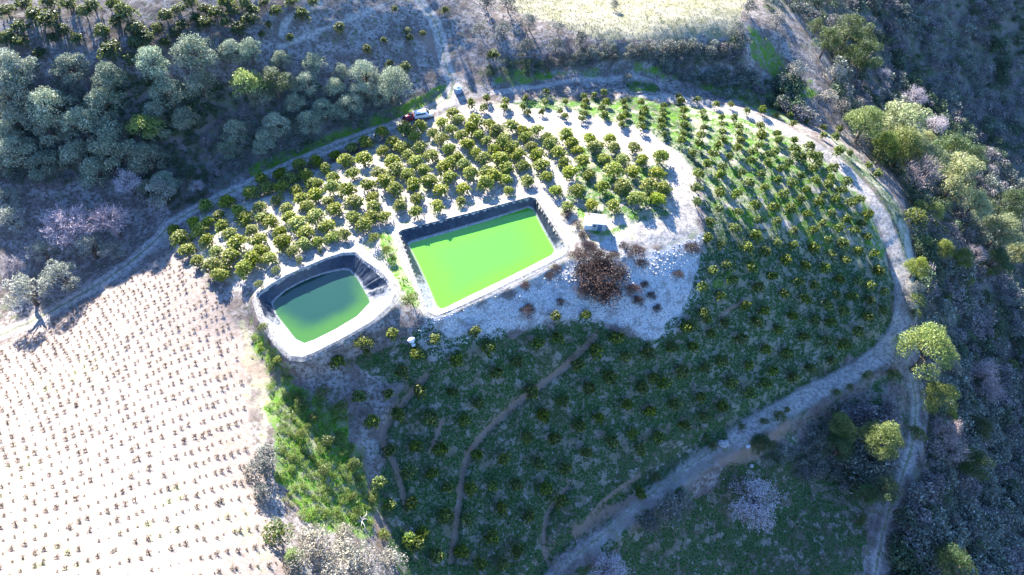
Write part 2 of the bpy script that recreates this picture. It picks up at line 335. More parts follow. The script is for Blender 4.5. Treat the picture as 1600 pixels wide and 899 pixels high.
def ground_material():
    g = G('hill_ground'); A = {}
    for nm, keys in (('zone_a', ('field', 'pale', 'track')), ('zone_b', ('rubble', 'grass', 'weed')), ('zone_c', ('red', 'scrub', 'dry')), ('zone_d', ('mid',))):
        a = g.attr(nm); sp = g.n.new('ShaderNodeSeparateColor'); g.l.new(a.outputs['Color'], sp.inputs[0])
        for k, key in enumerate(keys): A[key] = sp.outputs[k]
    big = g.noise(.05, 3); med = g.noise(.28, 4, .65); fine = g.noise(1.3, 5, .7); grit = g.noise(4.5, 4, .75)
    grit2 = g.noise(2.6, 4, .75, off=(11, 3, 9)); med2 = g.noise(.45, 4, .65, off=(31, 7, 3)); big2 = g.noise(.11, 3, .6, off=(5, 90, 1))
    def edge(key, n, amp=.7, lo=.35, hi=.65):
        return g.sm(g.math('ADD', A[key], g.math('MULTIPLY', g.math('SUBTRACT', n, .5), amp)), lo, hi)
    soil = g.mix(g.sm(med, .38, .6), (.15, .12, .11), (.29, .26, .25))
    soil = g.mix(g.sm(fine, .46, .60), soil, (.10, .078, .066)); soil = g.mix(g.math('MULTIPLY', g.sm(grit, .56, .66), .7), soil, (.36, .33, .31)); soil = g.mix(g.math('MULTIPLY', g.sm(grit2, .56, .64), .7), soil, (.055, .06, .035))
    soil = g.mix(g.math('MULTIPLY', g.sm(med2, .55, .68), .55), soil, (.09, .12, .05))
    c = soil
    scr = g.mix(g.sm(med2, .4, .62), (.15, .13, .12), (.06, .085, .04)); scr = g.mix(g.sm(fine, .5, .7), scr, (.17, .15, .13))
    c = g.mix(g.math('MULTIPLY', edge('scrub', med, .9), .85), c, scr)
    pale = g.mix(g.sm(fine, .4, .7), (.42, .38, .34), (.25, .22, .19)); pale = g.mix(g.math('MULTIPLY', g.sm(med2, .47, .64), .75), pale, (.20, .215, .10))
    c = g.mix(edge('pale', fine, .6), c, pale)
    fld = g.mix(g.sm(fine, .35, .7), (.30, .245, .215), (.19, .15, .125)); fld = g.mix(g.math('MULTIPLY', g.sm(big2, .5, .7), .5), fld, (.22, .165, .135)); fld = g.mix(g.sm(grit, .60, .70), fld, (.14, .105, .085))
    fld = g.mix(g.math('MULTIPLY', g.sm(big, .56, .66), g.math('MULTIPLY', g.sm(med2, .5, .62), .5)), fld, (.30, .33, .14))
    c = g.mix(edge('field', fine, .4), c, fld)
    dry = g.mix(g.sm(med, .4, .65), (.31, .285, .21), (.22, .21, .125)); dry = g.mix(g.sm(fine, .52, .66), dry, (.15, .14, .09))
    c = g.mix(edge('dry', med, .6), c, dry)
    rub = g.mix(g.sm(grit, .42, .64), (.30, .29, .285), (.60, .60, .61)); rub = g.mix(g.math('MULTIPLY', g.sm(med2, .5, .66), .7), rub, (.17, .15, .13))
    c = g.mix(edge('rubble', g.mix(.5, med2, fine), 2.0, .3, .6), c, rub)
    grs = g.mix(g.sm(grit2, .38, .62), (.006, .032, .008), (.036, .104, .018)); grs = g.mix(g.math('MULTIPLY', g.sm(big2, .5, .66), .6), grs, (.04, .062, .024))
    gf = edge('grass', med, 1.5, .35, .62); gf = g.math('MULTIPLY', gf, g.sm(med2, .61, .53)); gf = g.math('MULTIPLY', gf, g.sm(fine, .64, .52)); gf = g.math('MULTIPLY', gf, g.sm(grit2, .66, .54))
    c = g.mix(g.math('MULTIPLY', gf, .95), c, grs)
    wee = g.mix(g.sm(fine, .35, .65), (.05, .14, .015), (.14, .24, .025))
    wf = edge('weed', med, 1.1); wf = g.math('MULTIPLY', g.math('MULTIPLY', wf, g.sm(fine, .7, .48)), g.sm(med2, .68, .45))
    c = g.mix(wf, c, wee)
    redc = g.mix(fine, (.30, .21, .17), (.17, .125, .105))
    c = g.mix(g.math('MULTIPLY', edge('red', g.mix(.5, fine, grit2), 2.2, .35, .75), .8), c, redc)
    trk = g.mix(g.sm(fine, .44, .58), (.40, .36, .33), (.23, .205, .19)); trk = g.mix(g.math('MULTIPLY', g.sm(grit2, .56, .66), .6), trk, (.15, .15, .10)); trk = g.mix(g.math('MULTIPLY', g.sm(med2, .5, .7), .5), trk, (.21, .20, .15))
    c = g.mix(edge('track', g.mix(.6, med, fine), 2.0, .3, .8), c, trk)
    c = g.mix(g.math('MULTIPLY', edge('mid', g.mix(.5, med, fine), 1.8, .45, .8), .6), c, (.10, .13, .05))
    b = g.math('ADD', g.math('MULTIPLY', fine, .8), g.math('MULTIPLY', grit, .5))
    return g.out(g.principled(c, .95, .1, b, .55, .25))

def foliage_material(name, trans=.35, rough=.55, spec=.25):
    g = G(name); a = g.attr('leaf_tint'); oi = g.n.new('ShaderNodeObjectInfo')
    hs = g.n.new('ShaderNodeHueSaturation')
    g.put(hs.inputs['Hue'], g.math('ADD', .485, g.math('MULTIPLY', oi.outputs['Random'], .03)))
    r2 = g.math('FRACT', g.math('MULTIPLY', oi.outputs['Random'], 17.3))
    g.put(hs.inputs['Value'], g.math('ADD', .75, g.math('MULTIPLY', r2, .5))); g.put(hs.inputs['Saturation'], g.math('ADD', .85, g.math('MULTIPLY', g.math('FRACT', g.math('MULTIPLY', oi.outputs['Random'], 41.7)), .25)))
    g.l.new(a.outputs['Color'], hs.inputs['Color'])
    p = g.principled(hs.outputs[0], rough, spec)
    if trans > 0:
        t = g.n.new('ShaderNodeBsdfTranslucent')
        tc = g.mix(.5, hs.outputs[0], (.30, .34, .03)) if trans > .3 else hs.outputs[0]
        g.put(t.inputs[0], tc); m = g.n.new('ShaderNodeMixShader'); m.inputs[0].default_value = trans
        g.l.new(p, m.inputs[1]); g.l.new(t.outputs[0], m.inputs[2]); return g.out(m.outputs[0])
    return g.out(p)
def plain(name, col, rough=.8, spec=.3, var=.25, scale=3.0, **kw):
    g = G(name); n = g.noise(scale, 4); d = tuple(x*(1-var) for x in col)
    return g.out(g.principled(g.mix(g.sm(n, .35, .68), col, d), rough, spec, n, .2, .05, **kw))
M = {}
M['ground'] = ground_material()
M['leaf'] = foliage_material('broad_leaf', .38, .5, .3)
M['olive'] = foliage_material('silver_leaf', .22, .6, .25)
M['twig'] = foliage_material('twig', .0, .9, .1)
M['bark'] = plain('bark', (.14, .11, .09), .95, .1, .4, 5)
M['stone'] = plain('pale_stone', (.44, .43, .42), .95, .1, .4, 4)

# ------------------------------------------------------------------ meshes
def mesh_np(name, V, F, col=None, smooth=False, mats=(), mi=None):
    """V (n,3); F: list of (array k x m) of faces with m corners."""
    me = bpy.data.meshes.new(name); V = np.asarray(V, np.float32)
    F = [np.asarray(f, np.int32) for f in (F if isinstance(F, list) else [F]) if len(f)]
    nl = sum(f.size for f in F); nf = sum(len(f) for f in F)
    me.vertices.add(len(V)); me.vertices.foreach_set('co', V.ravel())
    me.loops.add(nl); me.loops.foreach_set('vertex_index', np.concatenate([f.ravel() for f in F]))
    me.polygons.add(nf); tot = np.concatenate([np.full(len(f), f.shape[1], np.int32) for f in F])
    me.polygons.foreach_set('loop_start', np.r_[0, np.cumsum(tot)[:-1]].astype(np.int32)); me.polygons.foreach_set('loop_total', tot)
    if mi is not None: me.polygons.foreach_set('material_index', np.asarray(mi, np.int32))
    me.polygons.foreach_set('use_smooth', np.full(nf, smooth))
    for m in mats: me.materials.append(m)
    me.update(calc_edges=True)
    if col is not None:
        a = me.attributes.new('leaf_tint', 'FLOAT_COLOR', 'POINT'); a.data.foreach_set('color', np.c_[col, np.ones(len(col))].astype(np.float32).ravel())
    return me
def link(name, me, parent=None, loc=None):
    o = bpy.data.objects.new(name, me); C.objects.link(o)
    if parent is not None: o.parent = parent
    if loc is not None: o.location = loc
    return o
def tag(o, label, cat, group=None):
    o['label'] = label; o['category'] = cat
    if group: o['group'] = group
    return o
def thing(name, label, cat, loc=(0, 0, 0), rz=0.0, group=None, sc=1.0):
    o = bpy.data.objects.new(name, None); C.objects.link(o); o.empty_display_size = .5
    o.location = tuple(float(v) for v in loc); o.rotation_euler = (0, 0, rz); o.scale = (sc, sc, sc) if np.isscalar(sc) else sc
    return tag(o, label, cat, group)
def kind(o, k): o['kind'] = k; return o

# the land: one sheet
vid = np.arange(NX*NY).reshape(NY, NX)
lf = np.stack([vid[:-1, :-1], vid[:-1, 1:], vid[1:, 1:], vid[1:, :-1]], -1).reshape(-1, 4)
land = mesh_np('terrain', np.stack([MX, MY, Z], -1).reshape(-1, 3), lf, smooth=True, mats=(M['ground'],))
for nm, keys in (('zone_a', ('field', 'pale', 'track')), ('zone_b', ('rubble', 'grass', 'weed')), ('zone_c', ('red', 'scrub', 'dry')), ('zone_d', ('mid',))):
    c = np.zeros((NX*NY, 4), np.float32); c[:, 3] = 1
    for k, key in enumerate(keys): c[:, k] = zone[key].ravel()
    land.attributes.new(nm, 'FLOAT_COLOR', 'POINT').data.foreach_set('color', c.ravel())
kind(link('terrain', land), 'structure')


# ------------------------------------------------------------------ the two ponds
def liner_material():
    g = G('pond_liner'); n = g.noise(.9, 5, .7); f = g.noise(3.0, 4, .7); z = g.n.new('ShaderNodeTexCoord'); sp = g.n.new('ShaderNodeSeparateXYZ'); g.l.new(z.outputs['Object'], sp.inputs[0])
    c = g.mix(g.sm(n, .4, .65), (.010, .014, .026), (.036, .041, .056))
    low = g.sm(sp.outputs[2], -1.1, -1.42); c = g.mix(g.math('MULTIPLY', g.math('MULTIPLY', low, g.sm(f, .3, .55)), .75), c, (.36, .36, .37))
    top = g.sm(sp.outputs[2], .45, .6); c = g.mix(g.math('MULTIPLY', top, g.sm(f, .35, .6)), c, (.40, .37, .34))
    sunlit_side = g.sm(g.math('ADD', g.math('MULTIPLY', sp.outputs[1], -.11), g.math('ADD', g.math('MULTIPLY', sp.outputs[0], .035), g.math('MULTIPLY', g.math('SUBTRACT', n, .5), 1.2))), .1, .6)
    c = g.mix(g.math('MULTIPLY', sunlit_side, g.sm(f, .25, .55)), c, (.30, .30, .31))  # near and right walls painted paler, standing in for sun on them
    return g.out(g.principled(c, .38, .5, f, .25, .06))
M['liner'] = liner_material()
def pond(RIM, WAT, label, amp, wfreq, dry_side, wname, seed):
    n = 420; c = np.r_[WAT[:, :2].mean(0), 0]; r = resample(RIM, n, c); w = resample(WAT, n, c)
    root = thing('irrigation_pond', label, 'irrigation pond', (c[0], c[1], 0))
    t = np.arange(n); V = []; ctr = c[None]
    th = np.linspace(-np.pi, np.pi, n, endpoint=False)
    out = r[:, :2]-c[:2]; out = out/np.linalg.norm(out, axis=1)[:, None]
    nz = vnoise(np.cos(th)*wfreq+50, np.sin(th)*wfreq+50, seed)+.6*vnoise(np.cos(th)*wfreq*2.3+9, np.sin(th)*wfreq*2.3, seed+5)
    crumple = amp*(1+dry_side(out))*(.35+1.3*np.clip(.5+1.6*vnoise(np.cos(th)*3+7, np.sin(th)*3+3, seed+3), 0, 1))
    rows = []
    for s in (0, .1, .25, .45, .65, .85, 1.0, 1.35):
        p = r*(1-s)+w*s; k = math.sin(min(s, 1)*math.pi)**.7 if 0 < s < 1 else 0
        f2 = vnoise(np.cos(th)*wfreq*1.7+s*9, np.sin(th)*wfreq*1.7-s*12, seed+9)
        p = p.copy(); p[:, 2] += crumple*k*(nz+.5*f2); p[:, :2] += out*(crumple*k*nz*.6)[:, None]
        if s == 0: p[:, 2] += .05
        rows.append(p)
    apron = []
    for d, dz in ((.95, -.10), (.5, .06)):
        p = r.copy(); p[:, :2] += out*(d+.25*vnoise(np.cos(th)*9, np.sin(th)*9, seed+2))[:, None]; p[:, 2] = np.maximum(ground(p[:, 0], p[:, 1])+.03, r[:, 2]+dz-.25)+.04*nz; apron.append(p)
    edge = r.copy(); edge[:, 2] += .055
    def loft(rows_):
        v = np.vstack(rows_); q = []
        for a in range(len(rows_)-1):
            i = a*n+t; j = a*n+(t+1) % n; q.append(np.stack([i, i+n, j+n, j], 1))
        return v-np.array([c[0], c[1], 0]), np.vstack(q)
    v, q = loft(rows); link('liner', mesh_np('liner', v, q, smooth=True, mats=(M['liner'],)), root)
    v, q = loft(apron+[edge]); link('anchor_apron', mesh_np('anchor_apron', v, q, smooth=True, mats=(M['apron'],)), root)
    ww = w.copy(); ww[:, :2] = c[:2]+(ww[:, :2]-c[:2])*1.03; rings = [c[None]*[1, 1, 0]+[0, 0, w[0, 2]]]
    fr = (.25, .5, .7, .85, .95, 1.0); V = [rings[0]]; q4 = []
    for k, f in enumerate(fr):
        p = c+(ww-c)*f; p[:, 2] = w[0, 2]; V.append(p)
    q3 = np.stack([np.zeros(n, int), 1+t, 1+(t+1) % n], 1)
    for k in range(len(fr)-1):
        i = 1+k*n+t; j = 1+k*n+(t+1) % n; q4.append(np.stack([i, i+n, j+n, j], 1))
    me = mesh_np(wname, np.vstack(V)-[c[0], c[1], 0], [q3, np.vstack(q4)], smooth=True, mats=(M[wname],))
    dep = np.concatenate([[1.0]]+[np.full(n, 1-f) for f in fr]); 
    me.attributes.new('depth', 'FLOAT', 'POINT').data.foreach_set('value', dep.astype(np.float32))
    o = link('pond_water', me, loc=(c[0], c[1], 0)); kind(o, 'structure')
    return root
def water_material(name, deep, shallow, rim, lo, hi, tilt):
    g = G(name); d = g.attr('depth').outputs['Fac']; n = g.noise(.25, 3); f = g.noise(6, 3)
    tc = g.n.new('ShaderNodeTexCoord'); sp = g.n.new('ShaderNodeSeparateXYZ'); g.l.new(tc.outputs['Object'], sp.inputs[0])
    s = g.math('ADD', g.math('MULTIPLY', sp.outputs[0], tilt[0]), g.math('MULTIPLY', sp.outputs[1], tilt[1]))
    x = g.math('ADD', g.math('ADD', d, s), g.math('MULTIPLY', g.math('SUBTRACT', n, .5), .25))
    c = g.mix(g.sm(x, lo, hi), shallow, deep); c = g.mix(g.sm(d, .06, .0), c, rim)
    return g.out(g.principled(c, .12, .5, f, .02, .02))
M['apron'] = plain('dusty_apron', (.30, .285, .27), .85, .2, .55, 1.6)
M['green_water'] = water_material('green_water', (.078, .315, .030), (.092, .335, .018), (.26, .45, .12), .1, .6, (0, 0))
M['dark_water'] = water_material('dark_water', (.009, .046, .032), (.040, .120, .020), (.17, .21, .13), -.22, .42, (-.02, .045))
pond(RIM1, WAT1, 'large rectangular pond of bright green water with a wrinkled black liner', .09, 30, lambda o: .6*np.clip(o[:, 0], 0, 1), 'green_water', 21)
pond(RIM2, WAT2, 'smaller rounded pond of dark teal water with a crumpled black liner', .12, 13, lambda o: 3.2*np.exp(-((np.arctan2(o[:, 1], o[:, 0])-.45)/.5)**2), 'dark_water', 57)

# ------------------------------------------------------------------ plants: leaf clumps, trunks, twigs
def unit(v): return v/(np.linalg.norm(v, axis=-1, keepdims=True)+1e-9)
def rvec(r, n): return unit(r.normal(size=(n, 3)))
def quads(cen, nor, size, aspect, r, along=None):
    """One leaf-sized quad per centre; ALONG gives the long axis."""
    n = len(cen); a = rvec(r, n) if along is None else along
    t = unit(a-nor*(a*nor).sum(1, keepdims=True)); b = np.cross(nor, t)
    L = (size*.5)[:, None] if not np.isscalar(size) else size*.5; Wd = L*aspect
    P = np.stack([cen-t*L-b*Wd*.55, cen-t*L*.1+b*Wd, cen+t*L, cen-t*L*.1-b*Wd*1.0], 1)
    P = np.stack([cen-t*L, cen+b*Wd, cen+t*L, cen-b*Wd], 1)
    return P.reshape(-1, 3), np.arange(4*n).reshape(n, 4)
def tube(P, R, k=6):
    P = np.asarray(P, float); R = np.asarray(R, float); n = len(P); V = []
    for i in range(n):
        d = unit((P[min(i+1, n-1)]-P[max(i-1, 0)])[None])[0]; a = np.cross(d, [0.31, .95, .05]); a /= np.linalg.norm(a); b = np.cross(d, a)
        th = np.linspace(0, 2*np.pi, k, endpoint=False); V.append(P[i]+R[i]*(np.cos(th)[:, None]*a+np.sin(th)[:, None]*b))
    q = []
    for i in range(n-1):
        for j in range(k): q.append((i*k+j, i*k+(j+1) % k, (i+1)*k+(j+1) % k, (i+1)*k+j))
    return np.vstack(V), np.array(q)
def join(parts):
    V, F, o = [], [], 0
    for v, f in parts: V.append(v); F.append(f+o); o += len(v)
    return np.vstack(V), np.vstack(F)
def lobes(r, n, rad, squash, spread=1.0, low=-.35):
    out = []
    for k in range(n):
        d = rvec(r, 1)[0]; d[2] = low+(1-low)*abs(d[2]) if r.random() < .8 else d[2]*.4
        rr = r.uniform(*rad); out.append(np.r_[d*np.array([1, 1, squash])*(1-rr*.9)*spread*r.uniform(.7, 1.05), rr])
    return np.array(out)
def crown(seed, n, size, nl, rad, squash, cols, aspect=.5, rosette=0, low=-.35, up=.3, tip=.25, shell=.55):
    """A crown of unit radius: clumps of leaves with gaps between them."""
    r = np.random.default_rng(seed); Lb = lobes(r, nl, rad, squash, low=low); cols = np.array(cols, float)
    for q_ in range(3): Lb[q_, :3] = [.12*math.cos(q_*2.1), .12*math.sin(q_*2.1), .42*squash+.06*q_]; Lb[q_, 3] = max(rad)
    w = Lb[:, 3]**2; li = r.choice(nl, n, p=w/w.sum()); d = rvec(r, n); d[:, 2] = np.where(d[:, 2] < -.3, -d[:, 2], d[:, 2])
    rr = Lb[li, 3]*(shell+(1-shell)*r.random(n)**.6)*r.uniform(.85, 1.15, n)
    c = Lb[li, :3]+d*rr[:, None]*np.array([1, 1, .85])
    lt = r.uniform(.75, 1.25, nl)[li]
    if rosette:
        c = np.repeat(c, rosette, 0); d0 = np.repeat(d, rosette, 0); lt = np.repeat(lt, rosette); m = len(c)
        out = unit(rvec(r, m)+d0*.7); c = c+out*size*.5; nor = unit(d0*.6+rvec(r, m)*.6+[0, 0, .3]); sz = size*r.uniform(.7, 1.3, m)
        V, F = quads(c, nor, sz, aspect, r, along=out)
    else:
        m = n; nor = unit(d*.5+rvec(r, m)*.9+[0, 0, up]); sz = size*r.uniform(.6, 1.4, m); V, F = quads(c, nor, sz, aspect, r)
    ci = r.random(m); base = cols[0]*(1-ci[:, None])+cols[1]*ci[:, None]; tp = r.random(m) < tip; base[tp] = cols[2]
    base = base*(lt*r.uniform(.8, 1.2, m))[:, None]
    V = V/np.percentile(np.hypot(V[:, 0], V[:, 1]), 97)
    return V, F, np.repeat(base, 4, 0)
def trunk_mesh(name, seed, base, top, rad, limbs, mname='bark', lean=.08):
    r = np.random.default_rng(seed); parts = []
    p = np.array([[0, 0, base-.25], [r.normal()*lean*.4, r.normal()*lean*.4, base*.6+top*.1], [r.normal()*lean, r.normal()*lean, (base+top)*.45], [r.normal()*lean, r.normal()*lean, top]])
    p[1, 2] = base+(top-base)*.3; p[2, 2] = base+(top-base)*.62
    parts.append(tube(p, [rad*1.35, rad, rad*.75, rad*.3], 7))
    for k in range(limbs):
        a = 2*np.pi*(k+r.random()*.6)/max(limbs, 1); s = p[1]*.4+p[2]*.6+[0, 0, r.uniform(-.1, .1)]; e = np.array([math.cos(a)*.62, math.sin(a)*.62, r.uniform(.0, .4)])
        parts.append(tube([s, (s+e)/2+[0, 0, .06], e], [rad*.6, rad*.4, rad*.14], 5))
    V, F = join(parts); return mesh_np(name, V, F, smooth=True, mats=(M[mname],))
def twigs(seed, n, length, width, nb, cols, squash=.85, low=-.1, blossom=0, bsize=.05, bcol=(.6, .5, .52), drop=.0):
    """A leafless crown: boughs, then fine twigs, with or without blossom."""
    r = np.random.default_rng(seed); parts = []; C_ = []; cols = np.array(cols, float)
    ends = []
    for k in range(nb):
        d = rvec(r, 1)[0]; d[2] = low+(1-low)*abs(d[2]); e = d*np.array([1, 1, squash])*r.uniform(.75, .98); m = e*.5+rvec(r, 1)[0]*.12; s = np.array([0, 0, -.55])
        v, f = tube([s*.5, m, e], [.035, .02, .006], 4); parts.append((v, f)); C_.append(np.tile(cols[0]*.7, (len(v), 1))); ends.append((m, e))
    i = r.integers(nb, size=n); t = r.random(n)**.7; Ms = np.array([x[0] for x in ends]); Es = np.array([x[1] for x in ends])
    c = Ms[i]*(1-t)[:, None]+Es[i]*t[:, None]+r.normal(size=(n, 3))*.13; al = unit(c*[1, 1, .8]+rvec(r, n)*.6+[0, 0, .25-drop])
    v, f = quads(c, rvec(r, n), length*r.uniform(.5, 1.4, n), width/length, r, along=al); parts.append((v, f)); ci = r.random(n)[:, None]
    C_.append(np.repeat(cols[0]*(1-ci)+cols[1]*ci, 4, 0))
    if blossom:
        j = r.integers(n, size=blossom); c2 = c[j]+al[j]*(r.uniform(-.5, .6, blossom)*length)[:, None]+r.normal(size=(blossom, 3))*.02
        v, f = quads(c2, rvec(r, blossom), bsize*r.uniform(.6, 1.4, blossom), .8, r); parts.append((v, f)); C_.append(np.repeat(np.array(bcol)*r.uniform(.8, 1.15, blossom)[:, None], 4, 0))
    V, F = join(parts); V = V/np.percentile(np.hypot(V[:, 0], V[:, 1]), 97); return V, F, np.vstack(C_)

ORCH = [(.075, .125, .018), (.19, .23, .03), (.42, .41, .055)]
DSHR = [(.030, .058, .026), (.055, .09, .038), (.10, .13, .05)]
YOUNG = [(.026, .058, .014), (.065, .11, .02), (.25, .28, .03)]
OLIV = [(.15, .20, .13), (.235, .285, .19), (.40, .42, .31)]
LIME = [(.13, .22, .05), (.22, .32, .08), (.34, .40, .14)]
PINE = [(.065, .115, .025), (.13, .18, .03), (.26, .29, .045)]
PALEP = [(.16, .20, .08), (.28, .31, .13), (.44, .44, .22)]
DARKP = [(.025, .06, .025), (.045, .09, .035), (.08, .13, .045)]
SHRUB = [(.05, .085, .03), (.09, .12, .04), (.19, .20, .06)]
PALES = [(.22, .20, .15), (.32, .29, .23), (.42, .38, .32)]
GREYD = [(.09, .10, .08), (.15, .155, .13), (.22, .21, .19)]
BRUSH = [(.026, .017, .015), (.048, .031, .027), (.10, .068, .060)]
K = {}      # kind -> list of (crown mesh, trunk mesh or None), crown centre height in crown radii
def variants(key, nvar, hc, mk, trunk, mname):
    out = []
    for v in range(nvar):
        V, F, c = mk(1000+97*v+len(K)*13); me = mesh_np(key+'_crown', V, F, col=c, mats=(M[mname],)); tk = trunk(500+v+len(K)) if trunk else None; out.append((me, tk))
    K[key] = (out, hc)
variants('orchard', 6, .60, lambda s: crown(s, 300, .20, 17, (.34, .52), .78, ORCH, .5, 5, -.25, tip=.3, shell=.72), lambda s: trunk_mesh('trunk', s, -.60, .3, .06, 3), 'leaf')
variants('olive', 6, .82, lambda s: crown(s, 5200, .07, 30, (.20, .36), .95, OLIV, .42, 0, -.4, tip=.25, shell=.65), lambda s: trunk_mesh('trunk', s, -.82, .3, .085, 5, lean=.2), 'olive')
variants('paleolive', 3, .85, lambda s: crown(s, 2300, .075, 22, (.18, .32), .85, [(.22, .24, .18), (.33, .34, .27), (.46, .45, .38)], .42, 0, -.3, tip=.25, shell=.6), lambda s: trunk_mesh('trunk', s, -.85, .35, .085, 6, lean=.25), 'olive')
variants('lime', 2, 1.3, lambda s: crown(s, 2600, .10, 15, (.26, .44), 1.0, LIME, .5, 0, -.3, tip=.25), lambda s: trunk_mesh('trunk', s, -1.3, .4, .07, 4), 'leaf')
variants('pine', 5, 1.45, lambda s: crown(s, 8000, .075, 34, (.21, .36), 1.0, PINE, .28, 0, -.5, up=.9, tip=.3), lambda s: trunk_mesh('trunk', s, -1.45, .5, .075, 4), 'leaf')
variants('palepine', 4, 1.35, lambda s: crown(s, 6000, .08, 30, (.20, .34), 1.0, PALEP, .28, 0, -.4, up=.9, tip=.3), lambda s: trunk_mesh('trunk', s, -1.35, .5, .075, 4), 'leaf')
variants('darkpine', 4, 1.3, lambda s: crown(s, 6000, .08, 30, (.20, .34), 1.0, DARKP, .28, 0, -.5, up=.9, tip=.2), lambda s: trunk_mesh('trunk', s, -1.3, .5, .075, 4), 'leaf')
variants('darkshrub', 4, .6, lambda s: crown(s, 200, .20, 12, (.34, .52), .8, DSHR, .5, 5, -.25, tip=.2, shell=.7), lambda s: trunk_mesh('trunk', s, -.60, .3, .06, 3), 'leaf')
variants('shrub', 5, .55, lambda s: crown(s, 520, .17, 9, (.34, .52), .75, SHRUB, .45, 0, -.2, tip=.2), lambda s: trunk_mesh('stem', s, -.55, .2, .05, 3), 'leaf')
variants('paleshrub', 5, .55, lambda s: crown(s, 900, .12, 11, (.30, .50), .8, PALES, .35, 0, -.2, tip=.25), lambda s: trunk_mesh('stem', s, -.55, .2, .05, 4), 'olive')
variants('greyshrub', 4, .6, lambda s: crown(s, 1100, .12, 12, (.28, .48), .85, GREYD, .4, 0, -.2, tip=.2), lambda s: trunk_mesh('stem', s, -.6, .2, .05, 4), 'olive')
variants('bare', 4, 1.15, lambda s: twigs(s, 1900, .20, .016, 26, [(.26, .20, .19), (.42, .35, .34)]), lambda s: trunk_mesh('trunk', s, -1.15, -.1, .075, 3), 'twig')
variants('blossom', 4, 1.15, lambda s: twigs(s, 1100, .18, .014, 24, [(.22, .17, .16), (.30, .24, .23)], blossom=6500, bsize=.026, bcol=(.66, .60, .64)), lambda s: trunk_mesh('trunk', s, -1.15, -.1, .075, 3), 'twig')
variants('pink', 2, 1.0, lambda s: twigs(s, 1600, .20, .016, 28, [(.30, .22, .21), (.42, .33, .33)], blossom=6500, bsize=.028, bcol=(.78, .62, .64)), lambda s: trunk_mesh('trunk', s, -1.0, -.1, .08, 3), 'twig')
variants('brush', 4, .45, lambda s: crown(s, 5000, .055, 34, (.20, .36), .62, BRUSH, .45, 0, -.1, tip=.22), lambda s: trunk_mesh('stem', s, -.45, .1, .04, 4), 'twig')
# young trees and vines: one small mesh each
def young(seed):
    V, F, c = crown(seed, 95, .30, 8, (.40, .60), .8, YOUNG, .5, 5, -.3, tip=.25); v2, f2 = tube([[0, 0, -.95], [.03, 0, -.5], [0, 0, .2]], [.07, .06, .03], 5)
    V, F = join([(V, F), (v2, f2)]); V = V+[0, 0, .75]; return V, F, np.vstack([c, np.tile((.14, .11, .09), (len(v2), 1))])
def vine(seed):
    r = np.random.default_rng(seed); parts = []; C_ = []
    v, f = tube([[0, 0, -.15], [.03, .02, .18], [r.normal()*.06, r.normal()*.06, .42]], [.06, .05, .05], 5); parts.append((v, f)); C_.append(np.tile((.06, .045, .045), (len(v), 1)))
    for k in range(r.integers(7, 12)):
        a = r.random()*6.28; L = r.uniform(.25, .75); e = np.array([math.cos(a)*L, math.sin(a)*L, r.uniform(.25, .8)]); s = np.array([0, 0, .38])
        v, f = tube([s, (s+e)/2+[0, 0, .1], e], [.03, .022, .012], 3); parts.append((v, f)); C_.append(np.tile(np.array((.075, .055, .055))*r.uniform(.7, 1.3), (len(v), 1)))
    n = 80; c = rvec(r, n)*[.5, .5, .22]*r.uniform(.3, 1.2, (n, 1))+[0, 0, .42]; v, f = quads(c, unit(rvec(r, n)+[0, 0, .5]), .16*r.uniform(.6, 1.4, n), .6, r); parts.append((v, f))
    col = np.where(r.random((n, 1)) < .22, np.array((.12, .12, .05)), np.array((.085, .06, .058)))*r.uniform(.6, 1.3, (n, 1)); C_.append(np.repeat(col, 4, 0))
    V, F = join(parts); return V, F, np.vstack(C_)
YV = [young(300+k) for k in range(7)]; VV = [vine(700+k) for k in range(7)]
YM = [mesh_np('young_tree', *x[:2], col=x[2], mats=(M['leaf'],)) for x in YV]; VM = [mesh_np('grape_vine', *x[:2], col=x[2], mats=(M['twig'],)) for x in VV]

# ------------------------------------------------------------------ telling things apart: what each stands nearest to
LAND = [("the white concrete hut", 930, 350), ("the red car", 640, 186), ("the green pond's west corner", 622, 365), ("the green pond's far corner", 838, 308),
 ("the green pond's near corner", 668, 500), ("the green pond's right corner", 893, 385), ("the dark pond's far tip", 545, 393), ("the dark pond's left end", 398, 470), ("the dark pond's near end", 465, 562),
 ("the white track's bend", 1075, 290), ("the big brown brush heap", 940, 430), ("the rubble slope's foot", 1030, 525), ("the road junction", 700, 155), ("the walled vegetable plot", 1010, 138),
 ("the vine field's top corner", 262, 395), ("the lower lane's fork", 1405, 530), ("the stone heap", 1131, 694), ("the white sacks", 645, 535), ("the pink blossoming trees", 140, 352),
 ("the outer track's east bend", 1405, 430), ("the outer track's start", 1150, 172), ("the big grey tree", 410, 740), ("the dry upper field", 1000, 60), ("the lane beside the olives", 400, 283),
 ("the tall sunlit pine", 1450, 545), ("the pines above the hollow", 1345, 680), ("the white almond", 1185, 780), ("the red gully's end", 710, 860), ("the weedy green hollow", 510, 720), ("the climbing lane's top", 660, 10),
 ("the bright lime-green tree", 225, 205), ("the side path's end", 435, 75), ("the lower lane's end", 1370, 880), ("the outer track's low end", 870, 890)]
LANDW = trace([(a[1], a[2]) for a in LAND])
_one = ['nearest', 'second', 'third', 'fourth', 'fifth', 'sixth', 'seventh', 'eighth', 'ninth', 'tenth', 'eleventh', 'twelfth', 'thirteenth', 'fourteenth', 'fifteenth', 'sixteenth', 'seventeenth', 'eighteenth', 'nineteenth']
_ten = {2: 'twent', 3: 'thirt', 4: 'fort', 5: 'fift', 6: 'sixt', 7: 'sevent', 8: 'eight', 9: 'ninet'}
